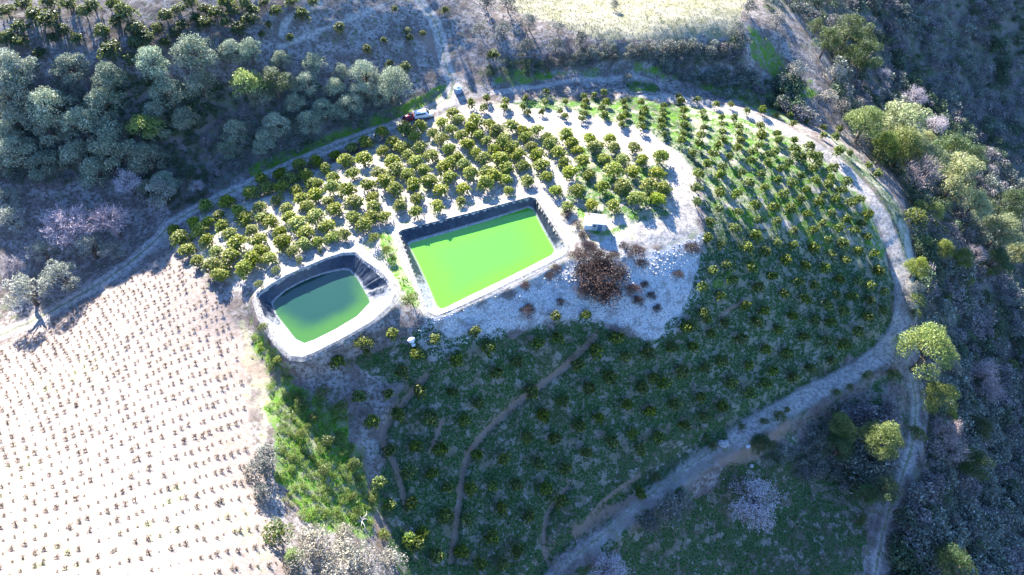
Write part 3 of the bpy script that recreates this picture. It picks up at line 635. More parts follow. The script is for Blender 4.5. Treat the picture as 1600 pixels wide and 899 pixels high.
def ordinal(k):
    if k < 19: return _one[k]
    n = k+1; t, u = divmod(n, 10); return _ten[t]+'ieth' if u == 0 else _ten[t]+'y-'+_one[u-1].replace('nearest', 'first')
def tell_apart(P, desc, skip=()):
    """Labels for like things at P: which landmark each is nearest to, and its rank among its fellows there."""
    P = np.asarray(P); ok = [k for k in range(len(LAND)) if not any(s in LAND[k][0] for s in skip)]
    d = np.linalg.norm(P[:, None, :2]-LANDW[None, ok, :2], axis=2); near = d.argmin(1); out = [None]*len(P)
    for k in set(near):
        idx = [i for i in np.argsort(d[:, k]) if near[i] == k]
        for r_, i in enumerate(idx):
            o = ordinal(r_); out[i] = f"{desc}, {'nearest' if r_ == 0 else o+' nearest'} to {LAND[ok[k]][0]}"
    return out
def spots(lst, key, rdef=None):
    """Photo points (and radii) of crowns -> foot of each plant and its crown radius in metres."""
    a = np.asarray(lst, float); hc = K[key][1]; P = trace(a[:, :2]); dist = np.linalg.norm(P-[0, 0, CAM_H], axis=1)
    R = a[:, 2]*dist/FPX if a.shape[1] > 2 else np.zeros(len(a))+rdef
    P = trace(a[:, :2], up=R*hc); P[:, 2] = ground(P[:, 0], P[:, 1]); return P, R
def thin(a, dmin):
    keep = []
    for p in a:
        if all((p[0]-q[0])**2+((p[1]-q[1])*1.2)**2 > dmin*dmin for q in keep): keep.append(p)
    return np.array(keep)
def plant(key, name, cat, desc, group, P, R, stem='trunk', labels=None, skip=(), jit=.12, squash=None):
    labels = labels or tell_apart(P, desc, skip); vs, hc = K[key]
    for i in range(len(P)):
        cm, tm = vs[rng.integers(len(vs))]; s = R[i]; z = s*rng.uniform(1-jit, 1+jit)*(squash or 1)
        root = thing(name, labels[i], cat, (P[i, 0], P[i, 1], P[i, 2]), rng.random()*6.28, group, (s*rng.uniform(.9, 1.1), s*rng.uniform(.9, 1.1), z))
        link('crown', cm, root, (0, 0, hc)); 
        if tm: link(stem, tm, root, (0, 0, hc))

# ------------------------------------------------------------------ the terrace orchard
T5 = [(1232,95),(1290,150),(1145,150),(1065,175),(1245,195),(1340,175),(980,215),(1135,245),(1035,255),(880,255),(790,270),(930,290),(1075,315),(970,340),(690,315),(825,330),(745,355),(865,380),(1210,310),(1295,260),(1375,220),(580,345),(615,395),(770,405),(670,450),(530,425),(1150,380),(1050,415),(1310,300),(395,475),(280,490),(455,520),(355,545),(575,500),(800,460),(720,505),(830,500),(940,465),(1085,470),(1190,440),(1330,485),(1300,410),(1375,330),(495,565),(375,600),(880,555),(735,550),(980,510),(640,580),(780,590),(1075,555),(1250,550),(530,620),(415,645),(680,635),(220,580),(250,625),(110,625),(150,670),(940,605),(1140,600),(1025,640),(820,640),(885,680),(575,675),(290,680),(180,730),(340,735),(460,700),(580,730),(700,690),(750,735),(630,775),(425,765),(235,785),(320,820),(500,835),(355,870)]
T6 = [(55,225),(30,280),(125,260),(170,300),(205,345),(250,385),(50,340),(35,415),(115,385),(225,160),(255,190),(165,205),(215,240),(345,205),(320,235),(270,280),(415,215),(450,255),(360,270),(300,320),(400,300),(440,345),(495,300),(530,230),(585,250),(660,250),(540,335),(605,285),(630,335),(470,395),(345,365),(390,400),(570,380),(670,375),(590,430),(690,430),(715,285),(740,315),(775,365),(805,410),(840,310),(815,275),(875,345),(900,410),(835,475),(935,295),(970,340),(1010,395),(940,475),(1040,290),(1060,335),(1110,395),(1060,465),(1165,340),(1210,400),(1165,460),(1305,395),(1285,475),(1240,545),(1320,550),(1290,610),(1185,610),(1110,540),(1000,545),(870,565),(760,560),(710,490),(610,505),(500,500),(405,460),(280,425),(180,440),(75,455),(315,475),(210,495),(105,510),(20,530),(395,530),(280,550),(160,555),(40,595),(515,555),(265,610),(145,640),(35,670),(945,635),(1060,645),(820,640),(430,480),(500,440),(215,410)]
a = thin(np.vstack([zp(T5, 240, 180, 3.4575), zp(T6, 640, 130, 3.329)]), 9.5)
poly = np.array([(285,385),(330,335),(420,302),(520,255),(640,200),(715,180),(800,195),(860,208),(880,260),(860,290),(835,292),(730,302),(640,328),(575,362),(520,378),(430,415),(370,430),(345,420)], float)
a = list(map(tuple, a)); fill = np.random.default_rng(17); c_ = np.stack([fill.uniform(280, 1050, 6000), fill.uniform(178, 432, 6000)], 1); c_ = c_[inside(poly, c_[:, 0], c_[:, 1])]
for p_ in c_:
    if min((p_[0]-q_[0])**2+(1.35*(p_[1]-q_[1]))**2 for q_ in a) > 20.5**2: a.append(tuple(p_))
a = np.array(a); P, R = spots(a, 'orchard', 2.0); R = R*rng.uniform(.8, 1.16, len(R))
close = np.minimum(line_d(RIM1, P[:, 0], P[:, 1], True), line_d(RIM2, P[:, 0], P[:, 1], True)) < 6.5; R[close] *= .8
plant('orchard', 'orchard_tree', 'orchard tree', 'round olive-green orchard tree on the terrace', 'orchard trees on the pale terrace above the ponds', P, R, squash=.9)

# ------------------------------------------------------------------ young trees of the strip and the slopes
YS = [(605,75),(710,50),(400,80),(320,110),(385,130),(490,125),(500,100),(590,125),(615,150),(690,150),(705,100),(810,100),(785,145),(810,170),(905,65),(915,95),(905,130),(905,160),(895,185),(1020,105),(1000,135),(1015,165),(1115,100),(1120,130),(1120,160),(1100,185),(1105,215),(1205,105),(1225,135),(1210,165),(1205,195),(1205,235),(1320,115),(1315,145),(1320,170),(1310,200),(1315,230),(1325,265),(1400,65),(1410,100),(1425,145),(1430,185),(1420,220),(1420,260),(1415,305),(1500,85),(1525,150),(1525,185),(1535,225),(1520,245),(1510,280),(1505,325),(1475,365),(1590,110),(1540,430),(1500,480),(1495,550),(1495,625),(1575,380),(1590,325),(1010,55),(960,60)]
Y7 = [(90,20),(175,40),(245,40),(320,70),(390,70),(460,90),(525,85),(580,95),(605,115),(540,130),(680,150),(755,155),(735,195),(680,185),(20,110),(25,140),(20,180),(115,80),(120,110),(120,150),(105,190),(205,100),(205,135),(205,175),(210,205),(260,105),(285,145),(285,175),(290,215),(385,140),(390,165),(385,195),(460,180),(465,210),(540,215),(610,240),(95,230),(185,235),(275,250),(375,240),(350,265),(455,265),(425,285),(160,280),(235,290),(340,305),(415,325),(545,255),(545,280),(580,290),(620,285),(655,290),(485,345),(515,315),(130,325),(205,340),(295,360),(385,375),(630,345),(720,345),(650,320),(95,370),(195,380),(325,415),(405,435),(465,395),(570,375),(530,415),(640,405),(710,385),(700,420),(785,410),(85,435),(190,460),(275,465),(490,465),(600,445),(680,470),(765,450),(85,505),(190,535),(360,515),(445,525),(570,490),(650,505),(735,490),(800,515),(845,495),(280,550),(375,585),(460,595),(520,540),(600,560),(720,550),(880,565),(145,595),(260,625),(360,660),(540,635),(675,600),(790,580),(860,600),(630,635),(755,620),(820,640),(885,665),(135,670),(200,700),(315,720),(460,690),(535,705),(700,680),(765,700),(840,730),(915,745),(225,795),(405,740),(500,775),(340,810),(630,720),(710,750),(595,800),(680,815),(785,775),(930,820),(440,850),(755,860),(845,870),(565,880),(140,830),(250,860),(635,890),(745,270),(890,330),(930,370),(800,270)]
Y8 = [(340,5),(445,40),(680,5),(755,50),(845,60),(935,15),(895,85),(960,105),(565,70),(635,85),(370,95),(495,125),(240,45),(110,90),(195,130),(590,150),(745,125),(815,135),(895,155),(955,195),(320,185),(425,200),(235,245),(365,255),(535,230),(640,245),(690,175),(775,205),(885,235),(715,255),(115,215),(155,305),(70,365),(30,280),(290,335),(410,380),(470,290),(590,325),(690,340),(835,300),(510,405),(770,360),(620,470),(715,430),(335,460),(195,440),(135,485),(440,490),(535,515),(250,540),(410,545),(330,590),(100,600),(210,640),(120,680),(25,490),(40,720)]
YL = [(95,45),(245,85),(360,30),(410,165),(315,205),(545,105),(610,25),(650,130),(770,100),(710,10),(885,65),(905,155),(985,110),(815,195),(570,240),(690,260),(470,280),(200,265),(75,255),(150,155),(350,330),(605,320),(255,400),(125,385),(20,480),(160,500),(80,625),(230,560),(30,790),(600,520)]
YK = [(670,150),(770,40),(925,45),(1045,100),(825,170),(980,180),(750,300),(870,320),(830,420),(905,490),(1040,340),(1110,480),(1165,360),(1010,500),(995,640),(1155,590),(1110,720),(970,790),(1050,850),(1160,850),(760,760),(720,740),(790,710),(895,630),(730,565),(580,475),(635,575),(630,315),(715,425),(545,185),(625,50),(490,70),(850,810)]
YM7 = [(205,590),(350,580),(490,690),(215,690),(120,720),(30,800),(310,820),(390,755),(530,780),(640,760),(750,730),(850,730),(910,600),(1000,615),(890,450),(940,370),(975,490),(1035,420),(1095,540),(1070,700),(1140,620),(1180,560),(980,800),(1110,820),(910,830),(800,850),(660,870),(460,880),(840,640),(1190,740)]
YP = [(840,695),(755,770),(690,850),(640,670),(380,805),(940,790),(1030,660),(1090,740),(1130,860)]
a = thin(np.vstack([zp(YL, 800, 600, 3.0075), zp(YK, 400, 600, 3.0075), zp(YP, 400, 300, 2.9975), zp(YM7, 800, 300, 2.9975), zp(Y8, 1060, 420, 2.997), zp(Y7, 1060, 150, 2.997), zp(YS, 640, 130, 3.329)]), 8.5)
Pg = trace(a, up=1.1); Pg[:, 2] = ground(Pg[:, 0], Pg[:, 1])
Ry = rng.uniform(1.05, 1.4, len(a))*np.where(a[:, 1] > 520, 1.2, np.where(a[:, 1] < 215, .92, 1.12))
show = Ry/np.linalg.norm(Pg-[0, 0, CAM_H], axis=1); order = np.argsort(-show); solo = order[:300]; rest = order[300:]
labs = tell_apart(Pg[solo], 'small young tree on the grass')
for k, i in enumerate(solo):
    o = link('young_tree', YM[rng.integers(len(YM))], loc=tuple(Pg[i])); s = Ry[i]; o.scale = (s, s, s*rng.uniform(.9, 1.15)); o.rotation_euler = (0, 0, rng.random()*6.28)
    tag(o, labs[k], 'young tree', 'young fruit trees planted over the grassy slopes')
def mass(name, items, mname, label=None):
    """Plants nobody could count, as one object: items are (V, F, colour, place, scale, turn)."""
    V, F, c, o = [], [], [], 0
    for v, f, cl, p, s, t in items:
        ct, st = math.cos(t), math.sin(t); w = v*s; w = np.stack([w[:, 0]*ct-w[:, 1]*st, w[:, 0]*st+w[:, 1]*ct, w[:, 2]], 1)+p; V.append(w); F.append(f+o); c.append(cl); o += len(v)
    ob = link(name, mesh_np(name, np.vstack(V), np.vstack(F), col=np.vstack(c), mats=(M[mname],))); kind(ob, 'stuff')
    if label: ob['label'] = label
    return ob
if len(rest): mass('young_trees', [(*YV[rng.integers(7)], Pg[i], Ry[i], rng.random()*6.28) for i in rest], 'leaf', 'the smallest and farthest young trees of the strip')

# ------------------------------------------------------------------ the vine field
ex = unit(np.array([[1, -.06]]))[0]; ey = np.array([-ex[1], ex[0]])
cand = []
for i in range(-5, 78):
    for j in range(-30, 68):
        u, v = j*2.45+(i*.8), i*1.25; x, y = -135+u*ex[0]+v*ey[0], 18+u*ex[1]+v*ey[1]; bow = ((u-35)/38.0)
        y -= 11*bow*abs(bow); cand.append((x+rng.normal()*.2, y+rng.normal()*.13, i, j))
cand = np.array(cand); fz = bil(zone['field'], cand[:, 0], cand[:, 1]) > .75
for ln, h in ((LANE_L, 3.2),): fz &= line_d(smooth_line(trace(ln, F=ZR)), cand[:, 0], cand[:, 1]) > h
cand = cand[fz]; Pv = np.c_[cand[:, :2], ground(cand[:, 0], cand[:, 1])]; q = pix(Pv)
vis = (q[:, 0] > -12) & (q[:, 1] < 910) & (q[:, 1] > 380) & (rng.random(len(q)) > .04); Pv, q, cand = Pv[vis], q[vis], cand[vis]
Rv = rng.uniform(.45, 1.08, len(Pv)); gone = rng.random(len(Pv)) < .12; Rv[gone] *= .6
order = np.argsort(-Rv/np.linalg.norm(Pv-[0, 0, CAM_H], axis=1)); inside_f = np.array([k for k in order if 2 < q[k, 0] < 1598 and q[k, 1] < 896]); solo = inside_f[:300]; rest = np.setdiff1d(order, solo)
rows_ = {}
for k in solo: rows_.setdefault(int(cand[k, 2]), []).append(k)
for rn, row in enumerate(sorted(rows_)):
    for c_, k in enumerate(sorted(rows_[row], key=lambda k: cand[k, 3])):
        o = link('grape_vine', VM[rng.integers(len(VM))], loc=tuple(Pv[k])); s = Rv[k]; o.scale = (s, s, s); o.rotation_euler = (0, 0, rng.random()*6.28)
        tag(o, f"pruned brown vine, {'first' if c_ == 0 else ordinal(c_)} from the west in the {'lowest' if rn == 0 else ordinal(rn)+' lowest'} row of the pale field", 'grape vine', 'pruned vines in the pale field')
mass('vines', [(*VV[rng.integers(7)], Pv[k], Rv[k], rng.random()*6.28) for k in rest], 'twig', 'pruned vines farther off in the pale field')

# ------------------------------------------------------------------ olives and other trees of the upper hillside
O1 = [(80,330,75),(330,320,70),(90,450,85),(240,510,85),(520,380,70),(490,490,80),(720,310,80),(920,260,95),(790,440,75),(940,400,80),(1090,240,60),(1170,250,60),(740,630,45),(720,520,50),(870,560,60),(390,590,75),(250,620,70),(90,590,70),(510,600,60),(540,690,85),(360,720,70),(210,770,70),(70,720,80),(20,640,60),(460,820,70),(690,750,75),(1110,630,60),(1070,700,50),(780,850,60),(690,880,40),(20,770,60)]
O2 = [(120,285,50),(270,300,55),(400,350,45),(510,360,70),(650,410,90),(230,400,65),(370,420,50),(180,490,50),(320,520,55),(430,500,70),(240,580,70),(100,590,60),(490,440,60),(580,440,60),(20,450,60),(45,650,60),(20,700,40)]
O3 = [(415,270,70),(215,295,62),(300,410,72),(130,480,78),(530,280,50),(760,10,70),(20,40,60),(60,130,60)]
a = np.vstack([zp(O1, 0, 0, 2.9975), zp(O2, 400, 0, 2.9975)]); a[:, 2] /= 3.0
P, R = spots(a, 'olive'); plant('olive', 'olive_tree', 'olive tree', 'silver-grey olive tree beyond the lane', 'olive trees on the shaded hillside', P, R*.98, skip=('bright lime', 'pink'))
a = zp(O3, 0, 300, 2.9975); a[:, 2] /= 3.0; P, R = spots(a, 'paleolive'); plant('paleolive', 'olive_tree', 'olive tree', 'pale sparse olive tree on bluish bare ground', 'pale sparse olive trees by the lane', P, R, skip=('lime',))
P, R = spots([(224, 197, 24), (386, 138, 25)], 'lime'); plant('lime', 'broadleaf_tree', 'tree', '', None, P, R*.95, labels=['bright lime-green tree glowing among the silver olives, the more westerly one', 'pale lime-green tree among the olives below the side path'])
P, R = spots([(428, 125, 25)], 'darkpine'); plant('darkpine', 'evergreen_tree', 'tree', '', None, P, R, labels=['dark green evergreen among the silver olives near the side path'])
P, R = spots([(108, 357, 31), (174, 349, 27)], 'pink'); plant('pink', 'almond_tree', 'almond tree', '', 'pink almond trees by the lane', P, R, labels=['wider pink blossoming almond on the bluish ground beyond the lane', 'smaller pink blossoming almond nearer the lane and orchard'])
P, R = spots([(200, 285, 19), (307, 292, 11), (24, 417, 14), (1430, 150, 17), (1462, 198, 14), (1370, 148, 7), (1380, 116, 9)], 'blossom')
plant('blossom', 'blossoming_tree', 'almond tree', 'pale pinkish blossoming almond', 'small blossoming almonds in the shade', P, R)
# ------------------------------------------------------------------ shrubs of the upper slopes
S1 = [(100,130,30),(250,185,24),(365,190,28),(190,255,25),(485,165,32),(525,240,45),(615,285,28),(640,150,36),(690,190,34),(645,215,30),(775,210,25),(745,140,26),(825,160,26),(780,85,32),(855,120,25),(840,50,28),(920,90,27),(965,120,35),(960,50,26),(1010,70,32),(1060,25,30),(1090,60,28),(1150,25,28),(1060,115,24),(1120,145,32),(1170,105,32),(1185,50,25),(890,15,30),(590,75,45),(540,35,32),(400,70,30),(440,35,28),(320,30,32),(230,20,30),(30,60,30),(170,80,30),(240,100,40),(110,30,30),(20,200,30),(60,185,26),(100,205,30),(300,150,24),(550,110,28)]
S2 = [(215,80,32),(95,60,27),(40,15,25),(165,15,25),(265,10,25),(60,120,15),(30,165,15),(160,180,20),(395,140,25),(710,150,18),(720,185,18),(780,160,15),(600,195,15),(650,45,15),(885,55,20),(1110,265,30),(700,320,25),(630,305,20),(520,240,20)]
a = np.vstack([zp(S1, 0, 0, 2.9975), zp(S2, 400, 0, 2.9975)]); a[:, 2] /= 2.7
P, R = spots(a, 'darkshrub'); plant('darkshrub', 'round_shrub', 'shrub', 'dark rounded shrub on the upper slope', 'dark rounded shrubs on the upper slope', P, R)
S3 = [(80,110,45),(215,135,35),(320,190,45),(70,225,40),(205,220,40),(-20,30,45),(-120,20,40),(-40,150,45),(-150,140,30),(610,250,35),(1050,150,40),(1070,200,45),(1110,40,35),(540,370,26),(480,30,25)]
a = zp(S3, 800, 0, 2.9975); a[:, 2] /= 2.9; P, R = spots(a, 'greyshrub'); plant('greyshrub', 'grey_bush', 'bush', 'grey-green bush near the dry field', 'grey-green bushes round the dry upper field', P, R, stem='stem')
a = [(1000, 82, 13), (1022, 78, 13), (1045, 76, 15), (1066, 74, 12), (985, 86, 9), (905, 93, 12), (925, 86, 13), (945, 80, 13), (880, 96, 12), (960, 92, 9), (1085, 78, 11), (1110, 82, 12), (860, 100, 10), (1130, 85, 11)]
P, R = spots(a, 'greyshrub'); plant('greyshrub', 'bank_bush', 'bush', 'purple-grey bush on the bank', 'bushes along the bank under the dry field', P, R, stem='stem')
# ------------------------------------------------------------------ pines and bushes along the eastern edge
A4 = lambda l: zp(l, 1200, 0, 2.9975)
A7 = lambda l: zp(l, 1200, 300, 2.9975)
A8 = lambda l: zp(l, 1200, 600, 3.0075)
def rs(a): a = np.array(a); a[:, 2] /= 3.0; return a
EAST = 'trees along the eastern edge of the spur'
P, R = spots(rs(np.vstack([A4([(460,560,72),(550,680,50),(640,690,65)]), A7([(810,275,40),(895,315,45),(700,355,42),(770,100,35)]), A8([(350,200,58),(525,270,76),(805,70,62),(850,150,30)])])), 'pine')
plant('pine', 'pine_tree', 'pine', 'yellow-green pine with a sunlit top', EAST, P, R*1.05, skip=('pines above', 'tall sunlit'))
P, R = spots([(1450, 548, 31)], 'pine'); plant('pine', 'pine_tree', 'pine', '', EAST, P, R*1.05, labels=['tallest bright yellow-green pine, standing alone beside the lane below the fork'])
P, R = spots(rs(np.vstack([A4([(640,590,90),(740,750,80),(890,840,80),(740,650,40),(680,650,30)]), A7([(960,50,65),(1085,190,75),(1170,290,55)])])), 'palepine')
plant('palepine', 'pale_pine', 'pine', 'pale straw-green pine at the ravine edge', EAST, P, R, skip=('pines above',))
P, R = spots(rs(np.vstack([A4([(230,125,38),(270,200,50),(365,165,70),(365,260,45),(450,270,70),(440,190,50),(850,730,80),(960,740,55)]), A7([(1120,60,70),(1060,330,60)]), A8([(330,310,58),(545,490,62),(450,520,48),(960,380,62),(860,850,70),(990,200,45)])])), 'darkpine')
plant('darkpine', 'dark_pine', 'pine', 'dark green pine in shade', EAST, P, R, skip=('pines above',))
P, R = spots(rs(np.vstack([A4([(130,350,60),(310,360,50),(280,460,45),(350,500,45),(45,110,50),(440,650,40)]), A7([(755,560,32),(850,830,42),(660,540,28),(690,455,30),(640,480,25)])])), 'paleshrub')
plant('paleshrub', 'pale_bush', 'bush', 'pale buff bush on the rim', 'pale bushes along the ravine rim', P, R, stem='stem')
P, R = spots(rs(np.vstack([A4([(720,830,70)]), A7([(970,290,40),(1010,860,65)]), A8([(1040,30,60),(830,220,60),(870,310,60)])])), 'bare')
plant('bare', 'bare_tree', 'tree', 'leafless whitish tree', 'leafless whitish trees in the ravine', P, R)
P, R = spots(rs(np.vstack([A4([(580,730,70),(60,660,24),(520,750,40)]), A7([(700,80,35),(680,130,48),(760,150,30),(805,185,26),(720,250,38),(740,325,28),(740,475,22),(700,515,36),(690,575,26),(850,765,25),(915,510,22),(910,740,26),(1045,670,26),(1140,810,26),(1000,380,40),(820,500,26),(920,420,32),(870,215,17)]), A8([(440,640,30),(700,250,40)])])), 'shrub')
plant('shrub', 'green_bush', 'bush', 'rounded dull-green bush by the ravine', 'green bushes along the eastern edge', P, R, stem='stem', skip=('pines above',))
# ------------------------------------------------------------------ gully, bottom edge and hollow
P, R = spots([(412, 735, 27)], 'greyshrub'); plant('greyshrub', 'grey_tree', 'tree', '', None, P, R*1.0, labels=['big grey dense tree at the vine field edge by the green hollow'])
a = [(420, 712, 20), (410, 770, 17)]; P, R = spots(a, 'greyshrub'); plant('greyshrub', 'grey_bush', 'bush', 'dusty grey bush leaning against the big grey tree', 'bushes beside the big grey tree', P, R, stem='stem', labels=['dusty grey bush on the uphill side of the big grey tree', 'dark grey-green bush on the near side of the big grey tree'])
P, R = spots([(432, 832, 22)], 'shrub'); plant('shrub', 'green_bush', 'bush', '', None, P, R, labels=['bluish-green bush in the shadow below the big grey tree'], stem='stem')
a = [(500, 852, 33), (484, 835, 20), (540, 868, 32), (470, 880, 26), (573, 882, 32), (612, 876, 22), (545, 835, 18), (520, 895, 26)]; P, R = spots(a, 'paleshrub')
plant('paleshrub', 'pale_tree', 'tree', 'pale cream feathery tree in the thicket', 'pale trees of the sunlit thicket', P, R, skip=('weedy', 'big grey'))
P, R = spots([(459, 872, 14)], 'lime'); plant('lime', 'yellow_bush', 'bush', '', None, P, R, labels=['yellow-green bush at the vine side of the pale thicket'])
a = zp([(310,50,40),(205,85,28),(400,125,45),(280,160,32),(220,250,38),(330,270,34),(465,380,32),(320,410,34),(460,530,30),(610,720,40),(545,545,22)], 400, 600, 3.0075); a[:, 2] /= 3.0; P, R = spots(a, 'shrub')
plant('shrub', 'leafy_bush', 'bush', 'bright leafy bush in the weedy hollow', 'leafy bushes in the weedy hollow', P, R, stem='stem', skip=('weedy',))
a = zp([(500,720,52),(525,765,28),(730,510,46),(555,230,36),(610,285,34),(80,590,30),(110,790,30),(30,640,26),(205,325,22),(95,375,24),(300,275,18),(640,310,22),(20,440,26)], 400, 300, 2.9975); a[:, 2] /= 3.0; P, R = spots(a, 'shrub')
plant('shrub', 'pond_bush', 'bush', 'bright green bush by the pond banks', 'bushes beside the pond banks', P, R, stem='stem')
P, R = spots([(1193, 698, 18)], 'darkpine'); plant('darkpine', 'round_bush', 'bush', '', None, P, R, labels=['large very dark round bush below the outer track beside the white slab'])
a = [(1355, 588, 9), (1397, 587, 11), (1326, 606, 7), (1306, 616, 8), (1218, 653, 11), (1228, 643, 7), (1195, 661, 8), (1115, 697, 9), (1104, 684, 6), (1160, 668, 7), (1025, 745, 9)]; P, R = spots(a, 'shrub')
plant('shrub', 'verge_bush', 'bush', 'low dark bush on the verge', 'low bushes on the outer track verge', P, R, stem='stem')
P, R = spots([(1046, 800, 30), (1015, 822, 22), (1065, 785, 20)], 'greyshrub'); plant('greyshrub', 'teal_tree', 'tree', '', 'shaded trees under the outer track', P, R, labels=['widest blue-grey shaded tree below the outer track', 'shaded blue-grey tree nearest the outer track end', 'smaller shaded blue-grey tree on the uphill side of its pair'])
P, R = spots([(1187, 778, 42), (952, 886, 30)], 'blossom'); plant('blossom', 'almond_tree', 'almond tree', '', 'white almonds in the shaded hollow', P, R, squash=.6, labels=['large white blossoming almond in the shaded grassy hollow', 'white blossoming almond beside the outer track lowest end'])
# ------------------------------------------------------------------ brown brush on the rubble bank
P, R = spots([(938, 437, 50)], 'brush'); plant('brush', 'brush_heap', 'dead brush', '', None, P, R, labels=['huge dark brown heap of dead brush on the bank by the green pond'], stem='stem', jit=0, squash=.6)
a = [(922, 425, 25), (957, 422, 25), (925, 455, 23), (953, 458, 23), (938, 405, 22), (905, 400, 16), (990, 455, 15), (998, 470, 11), (1018, 463, 9), (1028, 482, 9), (876, 473, 9), (826, 485, 14), (1060, 430, 9), (822, 447, 9), (860, 432, 10), (995, 395, 15), (1003, 412, 10), (975, 385, 9), (1083, 390, 14), (920, 385, 13), (902, 352, 12), (912, 368, 10), (885, 335, 10), (1008, 445, 8), (960, 400, 10), (870, 420, 10)]
P, R = spots(a, 'brush'); plant('brush', 'dead_bush', 'dead bush', 'dry reddish-brown bush on the rubble bank', 'dead brown bushes on the rubble bank', P, R, stem='stem', skip=('big brown',), squash=.75)

# ------------------------------------------------------------------ what nobody could count: undergrowth, weeds, stones
def bushes(n, cols, seed, m=215, size=.17): return [crown(seed+k, m, size, 7, (.36, .56), .7, cols, .5, 0, -.1, tip=.2, shell=.6) for k in range(n)]
UG = bushes(4, [(.13, .155, .12), (.21, .23, .18), (.30, .31, .26)], 40)+bushes(4, [(.04, .08, .04), (.08, .125, .06), (.13, .17, .08)], 50)+bushes(3, [(.14, .12, .12), (.21, .19, .19), (.32, .29, .29)], 60)
def scatter(n, key, lo, fn, box=None, seed=5, trk=.15):
    r = np.random.default_rng(seed); px = np.stack([r.uniform(-40, 1640, n), r.uniform(-30, 930, n)], 1) if box is None else np.stack([r.uniform(box[0], box[2], n), r.uniform(box[1], box[3], n)], 1)
    P = trace(px); w = bil(zone[key], P[:, 0], P[:, 1]); ok = (w*r.uniform(.4, 1, n) > lo) & (bil(zone['track'], P[:, 0], P[:, 1]) < trk); P = P[ok]
    return P, r
P1, r = scatter(5200, 'scrub', .24, None, (1170, -30, 1640, 930), seed=8); P5, r = scatter(700, 'scrub', .25, None, (1030, 100, 1290, 215), seed=12); P2, r = scatter(3600, 'scrub', .28, None, (-40, 90, 720, 340), seed=9); P3, r = scatter(1500, 'scrub', .25, None, (730, 60, 1180, 135), seed=10); P4, r = scatter(500, 'scrub', .25, None, (1190, 640, 1400, 800), seed=11); P = np.vstack([P1, P2, P3, P4, P5]); dist = np.linalg.norm(P-[0, 0, CAM_H], axis=1)
patch = fbm(P[:, 0]/16, P[:, 1]/16, 71, 3); items = []
for k in range(len(P)):
    if r.random() < .12: continue
    g = 0 if patch[k] > .12 else (1 if patch[k] < -.10 else 2); g = r.integers(3) if r.random() < .2 else g
    b = UG[(r.integers(4), 4+r.integers(4), 8+r.integers(3))[g]]; east = P[k, 0] > 40; s = (r.uniform(1.1, 3.2) if P[k, 0] > 75 else r.uniform(.5, 1.5)) if east else r.uniform(.4, 1.25)
    items.append((b[0], b[1], b[2]*r.uniform(.7, 1.25), P[k]+[0, 0, s*.3], s, r.random()*6.28))
mass('undergrowth', items, 'olive', 'dense mixed undergrowth of the ravine and the shaded hillside')
P, r = scatter(2600, 'weed', .42, None, (375, 460, 610, 850), seed=14); LUSH = bushes(4, [(.06, .14, .02), (.13, .22, .03), (.24, .32, .05)], 90)
keep = r.random(len(P)) < .45; P = P[keep]
mass('weed_clumps', [(*LUSH[k % 4][:2], LUSH[k % 4][2]*r.uniform(.7, 1.2), P[k]+[0, 0, .12], r.uniform(.3, .95), r.random()*6.28) for k in range(len(P))], 'leaf', 'leafy clumps of bright green weeds in the hollow')
def tufts(name, P, r, cols, blades, h, label, mname='leaf'):
    n = len(P)*blades; c = np.repeat(P, blades, 0)+np.c_[r.normal(size=(n, 2))*.22, np.zeros(n)]; up = unit(np.c_[r.normal(size=(n, 2))*.45, np.ones(n)]); L = h*r.uniform(.5, 1.4, n)
    c = c+up*(L*.45)[:, None]; V, F = quads(c, unit(rvec(r, n)*[1, 1, .6]), L, .42, r, along=up); ci = r.random((n, 1)); cols = np.array(cols)
    col = (cols[0]*(1-ci)+cols[1]*ci)*np.repeat(r.uniform(.7, 1.3, len(P)), blades)[:, None]
    o = link(name, mesh_np(name, V, F, col=np.repeat(col, 4, 0), mats=(M[mname],))); kind(o, 'stuff'); o['label'] = label
P, r = scatter(60000, 'weed', .45, None, seed=21); keep = fbm(P[:, 0]/3, P[:, 1]/3, 5, 3) > -.12; P = P[keep]
tufts('weeds', P, r, [(.07, .17, .02), (.16, .27, .03)], 4, .42, 'lush bright green weeds in the hollows')
P, r = scatter(60000, 'grass', .36, None, seed=22, trk=.7); keep = (fbm(P[:, 0]/3.5, P[:, 1]/3.5, 15, 3)+.5*fbm(P[:, 0]/14, P[:, 1]/14, 25, 2) > -.05); P = P[keep]
tufts('grass', P, r, [(.04, .09, .02), (.10, .15, .035)], 3, .34, 'patchy grass over the slopes')
P, r = scatter(9000, 'dry', .3, None, (740, -20, 1200, 90), seed=23)
tufts('dry_grass', P, r, [(.44, .41, .29), (.32, .32, .18)], 3, .28, 'dry yellowish grass of the upper field', 'twig')
def stones(name, P, r, lo, hi, label):
    cube = np.array([(x, y, z) for z in (-1, 1) for x, y in ((-1, -1), (1, -1), (1, 1), (-1, 1))], float); f = np.array([(0, 3, 2, 1), (4, 5, 6, 7), (0, 1, 5, 4), (1, 2, 6, 5), (2, 3, 7, 6), (3, 0, 4, 7)])
    n = len(P); s = lo+(hi-lo)*r.random(n)**3; V = cube[None]*r.uniform(.55, 1.1, (n, 8, 3))*s[:, None, None]*np.array([1, .8, .6]); t = r.random(n)*6.28; ct, st = np.cos(t)[:, None], np.sin(t)[:, None]
    V = np.stack([V[..., 0]*ct-V[..., 1]*st, V[..., 0]*st+V[..., 1]*ct, V[..., 2]], -1)+P[:, None, :]; F = (f[None]+8*np.arange(n)[:, None, None]).reshape(-1, 4)
    o = link(name, mesh_np(name, V.reshape(-1, 3), F, mats=(M['stone'],))); kind(o, 'stuff'); o['label'] = label
